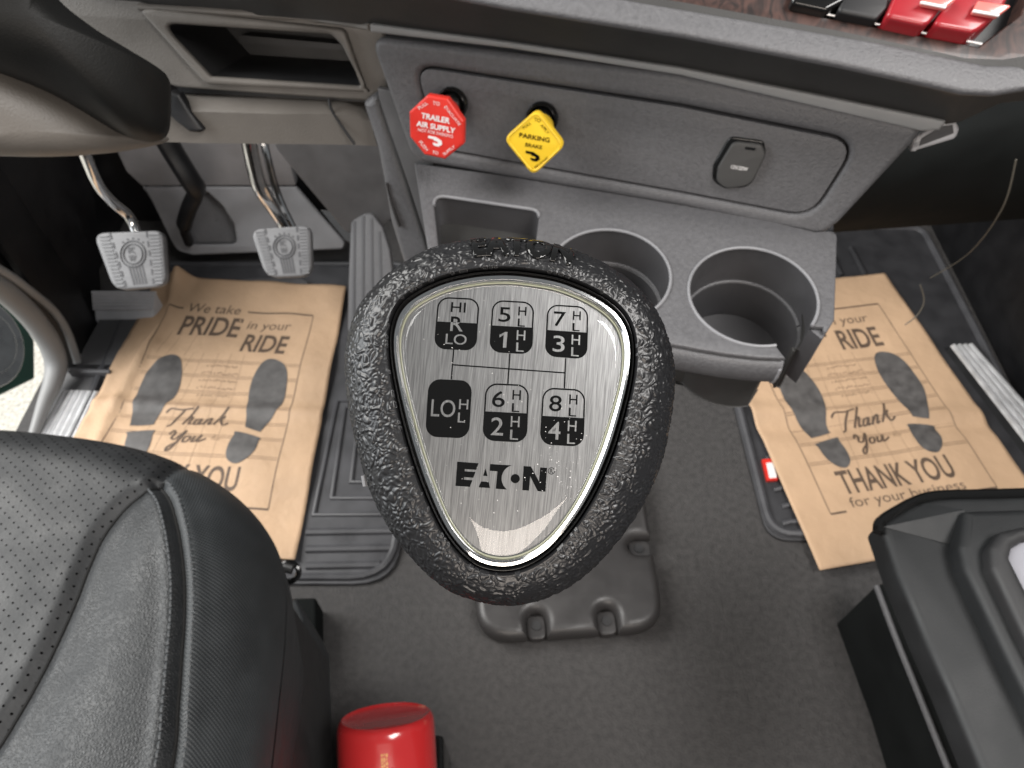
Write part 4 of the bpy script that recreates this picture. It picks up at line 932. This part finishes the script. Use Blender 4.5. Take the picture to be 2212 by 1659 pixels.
# raised lettering on the top of the rim
def rim_text(s, ang0, ang1, ph0, ph1, e):
    def fn(x, y):
        a = ang0 + (ang1 - ang0) * x; i = (a + pi) / (2 * pi) * NT; i0 = int(i) % NT; r, h = grip_pt(i0, ph1 + (ph0 - ph1) * y)
        r2, h2 = grip_pt((i0 + 1) % NT, ph1 + (ph0 - ph1) * y); k = i - int(i); r = r + (r2 - r) * k; ph = ph1 + (ph0 - ph1) * y
        n = Vector((cos(a) * sin(ph), sin(a) * sin(ph), cos(ph))); return Vector((cos(a) * r, sin(a) * r, h)) + n * e
    V, Fs = text2d(s, .045)
    bm = bmesh.new(); bv = [bm.verts.new((x, y, 0)) for x, y in V]
    for q in Fs:
        try: bm.faces.new([bv[k] for k in q])
        except ValueError: pass
    for k in range(1, 24): bmesh.ops.bisect_plane(bm, geom=bm.verts[:] + bm.edges[:] + bm.faces[:], plane_co=(k / 24, 0, 0), plane_no=(1, 0, 0))
    for k in range(1, 8): bmesh.ops.bisect_plane(bm, geom=bm.verts[:] + bm.edges[:] + bm.faces[:], plane_co=(0, k / 8, 0), plane_no=(0, 1, 0))
    bmesh.ops.solidify(bm, geom=bm.faces[:], thickness=.0001)
    for w in bm.verts: w.co = fn(w.co.x, w.co.y)
    me = bpy.data.meshes.new('l'); bm.to_mesh(me); bm.free(); return me
o = obj('raised_lettering', rim_text('EATON', radians(108.5), radians(74.5), 1.0, .22, .00045), 'gloss', t, mw=KM)
so = o.modifiers.new('s', 'SOLIDIFY'); so.thickness = .0006; so.offset = -1
# black gap ring, chrome ring, plate, resin dome
def ringp(prof):
    return grid([[Vector((DIRS[i].x * (rp_[i] + dr), DIRS[i].y * (rp_[i] + dr), h)) for i in range(0, NT, 2)] for dr, h in prof], True)
obj('bezel', ringp([(.0013, -.006), (.0011, -.0012), (.0008, -.0006), (.0005, -.0010), (.0003, -.003), (-.001, -.0035)]), 'gloss', t, mw=KM)
obj('chrome_ring', ringp([(.0004, -.0035), (.0003, -.0014), (-.0002, -.0007), (-.0008, -.0006), (-.0013, -.0010), (-.0016, -.0018), (-.0016, -.003)]), 'chrome', t, mw=KM)
obj('resin_edge', ringp([(-.0015, -.0016), (-.0016, -.0013), (-.0018, -.0013), (-.0019, -.0016)]), 'ringline', t, mw=KM)
PH = -.0020
plate = obj('face_plate', prism(floorF, [(DIRS[i] * (rp_[i] - .001)) for i in range(0, NT, 2)], -.004, PH), 'plate', t, mw=KM)
def dome():   # flat in the middle, rolled at the rim, longer roll towards the lower tip
    rows = []
    for k in (1, .99, .98, .97, .955, .94, .925, .91, .895, .88, .86, .84, .81, .78, .75, .71, .67, .62, .56, .4, .2, .002):
        row = []
        for i in range(0, NT, 2):
            dn = max(0., -DIRS[i].y) ** 6; k0 = .91 - .33 * dn; e = max(0., (k - k0) / (1 - k0))
            row.append(Vector((DIRS[i].x * (rp_[i] - .0017) * k, DIRS[i].y * (rp_[i] - .0017) * k, -.0018 * e ** (2.4 - .5 * dn))))
        rows.append(row)
    return grid(rows, True)
lens = obj('resin_dome', dome(), 'lens', t, smooth=80, mw=KM)
# printing on the plate
ZB = lambda x, y: kF.px(907.2 + .2083 * x, 622 + .2083 * y, PH)
BOX = [('1', [(188, 92), (620, 112), (583, 652), (143, 630)], .475), ('2', [(752, 123), (1187, 148), (1163, 690), (717, 665)], .49), ('3', [(1322, 168), (1748, 195), (1733, 740), (1293, 708)], .495),
       ('4', [(92, 942), (543, 962), (507, 1562), (53, 1540)], 0), ('5', [(682, 985), (1133, 1005), (1107, 1605), (645, 1580)], .495), ('6', [(1275, 1030), (1717, 1055), (1697, 1648), (1240, 1622)], .5)]
PF = Fr((0, 0, 0), (1, 0, 0), (0, 0, 1))
def lp(p, h): return Vector((p.x, p.y, h))
def rrect(r, ry, n=7, ins=0, insy=0):
    out = []
    for cx_, cy_, a in ((1 - r, r, -pi / 2), (1 - r, 1 - ry, 0), (r, 1 - ry, pi / 2), (r, ry, pi)):
        for k in range(n + 1):
            b = a + pi / 2 * k / n; out.append((cx_ + (r - ins) * cos(b), (ry if cy_ != r else ry) * 0 + (cy_ if cy_ != r else ry) + (ry - insy) * sin(b)))
    return out
LET = {'1': [('HI', .33, .09, .68, .28, 0), ('LO', .26, .70, .76, .90, 1)], '2': [('5', .17, .13, .45, .41, 0), ('H', .63, .10, .82, .27, 0), ('L', .63, .33, .80, .48, 0), ('1', .22, .60, .40, .90, 1), ('H', .62, .555, .82, .74, 1), ('L', .62, .79, .80, .96, 1)],
       '4': [('LO', .10, .35, .65, .65, 1), ('H', .73, .33, .94, .50, 1), ('L', .72, .56, .89, .73, 1)]}
for k, a, b in (('3', '7', '3'), ('5', '6', '2'), ('6', '8', '4')):
    LET[k] = [(a, .17, .13, .46, .41, 0)] + LET['2'][1:3] + [(b, .18, .59, .46, .90, 1)] + LET['2'][4:]
for k, q, sp_ in BOX:
    q = [ZB(*p) for p in q]
    def bl(u, v): return (q[0] * (1 - u) + q[1] * u) * (1 - v) + (q[3] * (1 - u) + q[2] * u) * v
    o = rrect(.27, .21); H0, H1 = PH - .0001, PH + .00006
    wx, wy = .034, .027
    if sp_ == 0:
        loop = [bl(*p) for p in o]; vf = prism(PF, loop, H0, H1)
    else:
        i_ = rrect(.27, .21, 7, wx, wy); n = len(o)
        top_o = [p for p in o]; vs = []; fs = []
        # upper half: outline ring; lower half: filled
        ring = [(bl(*o[m]), bl(*(i_[m] if i_[m][1] < sp_ else (i_[m][0], sp_)))) for m in range(n)]
        up_i = [m for m in range(n) if o[m][1] < sp_]
        seq = [m for m in up_i]
        # order: from right side (split) over the top to the left side
        seq = sorted(seq, key=lambda m: math.atan2(o[m][0] - .5, .6 - o[m][1]), reverse=True)
        oo = [bl(1, sp_)] + [bl(*o[m]) for m in seq] + [bl(0, sp_)]
        ii = [bl(1 - wx, sp_)] + [bl(*i_[m]) for m in seq] + [bl(wx, sp_)]
        vf1 = grid([[lp(p, H1) for p in oo], [lp(p, H1) for p in ii]])
        lo_i = sorted([m for m in range(n) if o[m][1] >= sp_], key=lambda m: math.atan2(o[m][0] - .5, o[m][1] - .4), reverse=True)
        loop = [bl(1, sp_)] + [bl(*o[m]) for m in lo_i] + [bl(0, sp_)]
        nl = len(loop); vf = join(vf1, ([lp(p, H1) for p in loop + [bl(.5, .75)]], [(z_, (z_ + 1) % nl, nl) for z_ in range(nl)]))
    gm = obj('gear_mark', vf, 'print_black', t, mw=KM)
    for s, u0, v0, u1, v1, inv in LET[k]:
        fn = lambda x, y: lp(bl(u0 + (u1 - u0) * x, v1 + (v0 - v1) * y), H1 + .00004)
        c_ = obj('lettering', text_map(s, fn, .004), M['plate'] if inv else M['print_black'], gm, mw=None)
        c_.matrix_parent_inverse = Matrix.Identity(4)
    if k == '1':   # two-tone R across the split
        Vv, Fs = text2d('R', .008)
        for half in (0, 1):
            bm = bmesh.new(); bv = [bm.verts.new((x, y, 0)) for x, y in Vv]
            for fa in Fs: bm.faces.new([bv[z] for z in fa])
            v0, v1 = .365, .645; yc = (v1 - sp_) / (v1 - v0)
            bmesh.ops.bisect_plane(bm, geom=bm.verts[:] + bm.edges[:] + bm.faces[:], plane_co=(0, yc, 0), plane_no=(0, 1, 0), clear_outer=half == 1, clear_inner=half == 0)
            for w in bm.verts: w.co = lp(bl(.35 + .30 * w.co.x, v1 + (v0 - v1) * w.co.y), H1 + .00004)
            me = bpy.data.meshes.new('r'); bm.to_mesh(me); bm.free()
            c_ = obj('lettering', me, 'print_black' if half == 0 else 'plate', gm); c_.matrix_parent_inverse = Matrix.Identity(4)
def bar(a, b, w):
    a, b = ZB(*a), ZB(*b); d = (b - a).normalized(); n = Vector((-d.y, d.x)) * w
    return [lp(p, PH + .00005) for p in (a + n, b + n, b - n, a - n)], [(0, 1, 2, 3)]
obj('shift_lines', join(*[bar(a, b, .00014) for a, b in (((350, 640), (325, 948)), ((933, 680), (912, 992)), ((1511, 730), (1498, 1040)), ((338, 797), (1503, 881)))]), 'print_black', t, mw=KM)
ZL = lambda x, y: lp(kF.px(907.2 + .1979 * x, 950.4 + .1979 * y, PH), PH + .00006)
arc_ = [(1040 + 149 * cos(radians(a)), 421 + 149 * sin(radians(a))) for a in range(254, 126, -8)]
polys = [[(407, 237), (640, 254), (614, 325), (490, 318), (488, 342), (606, 349), (582, 412), (482, 405), (478, 432), (572, 440), (545, 511), (388, 500)],
         [(716, 310), (690, 390), (737, 393)], [(666, 453), (750, 457), (764, 524), (641, 517)], [(766, 263), (1000, 277)] + arc_ + [(948, 541), (828, 532), (845, 342), (762, 336)],
         [(1040 + 50 * cos(a), 422 + 50 * sin(a)) for a in [2 * pi * i / 28 for i in range(28)]], [(1132, 285), (1212, 290), (1300, 453), (1312, 300), (1388, 305), (1370, 564), (1285, 558), (1203, 395), (1190, 552), (1116, 548)]]
lo = obj('maker_logo', join(*[([ZL(*p) for p in pl], [tuple(range(len(pl)))]) for pl in polys]), 'print_black', t, mw=KM)
rg = [(1435 + r * cos(a), 338 + r * sin(a)) for r in (38, 32) for a in [2 * pi * i / 28 for i in range(28)]]
lr = obj('registered_mark', join(([ZL(*p) for p in rg], [(i, (i + 1) % 28, 28 + (i + 1) % 28, 28 + i) for i in range(28)]), text_map('R', lambda x, y: ZL(1418 + 34 * x, 362 - 46 * y))), 'print_black', t, mw=KM)
# dust on the dome
vf = []
for _ in range(120):
    x, y = random.choice([(random.uniform(900, 1320), random.uniform(640, 1150)), (random.uniform(990, 1260), random.uniform(960, 1110)), (random.uniform(1160, 1290), random.uniform(900, 1060))])
    p = kF.px(x, y); i = int((math.atan2(p.y, p.x) + pi) / (2 * pi) * NT) % NT
    if p.length > rp_[i] * .88: continue
    r = random.uniform(.00004, .0001); s = random.uniform(.6, 2)
    hh = 0; a = random.uniform(0, pi)
    vf.append(([lp(p + Vector((cos(a + k) * r * (s if k % 2 else 1), sin(a + k) * r)), hh + .00003) for k in (0, 1.6, 3.1, 4.7)], [(0, 1, 2, 3)]))
d_ = obj('dust', join(*vf), 'white', t, mw=KM); d_['kind'] = 'stuff'
# splitter button at the left edge, its highlight put into the colour, and lever shaft
obj('selector_button_glint', tube([kF.P(786, 1027, -.024), kF.P(790, 1050, -.024)], .0007, 8), 'pale', t)
k0 = kF(0, 0, -.055); base_p = Vector((.07, .5, .03))
obj('lever', tube(spline([k0 + kF.n * .01, k0 - kF.n * .03, k0.lerp(base_p, .35), base_p], 8), .0125, 18), 'black', t)
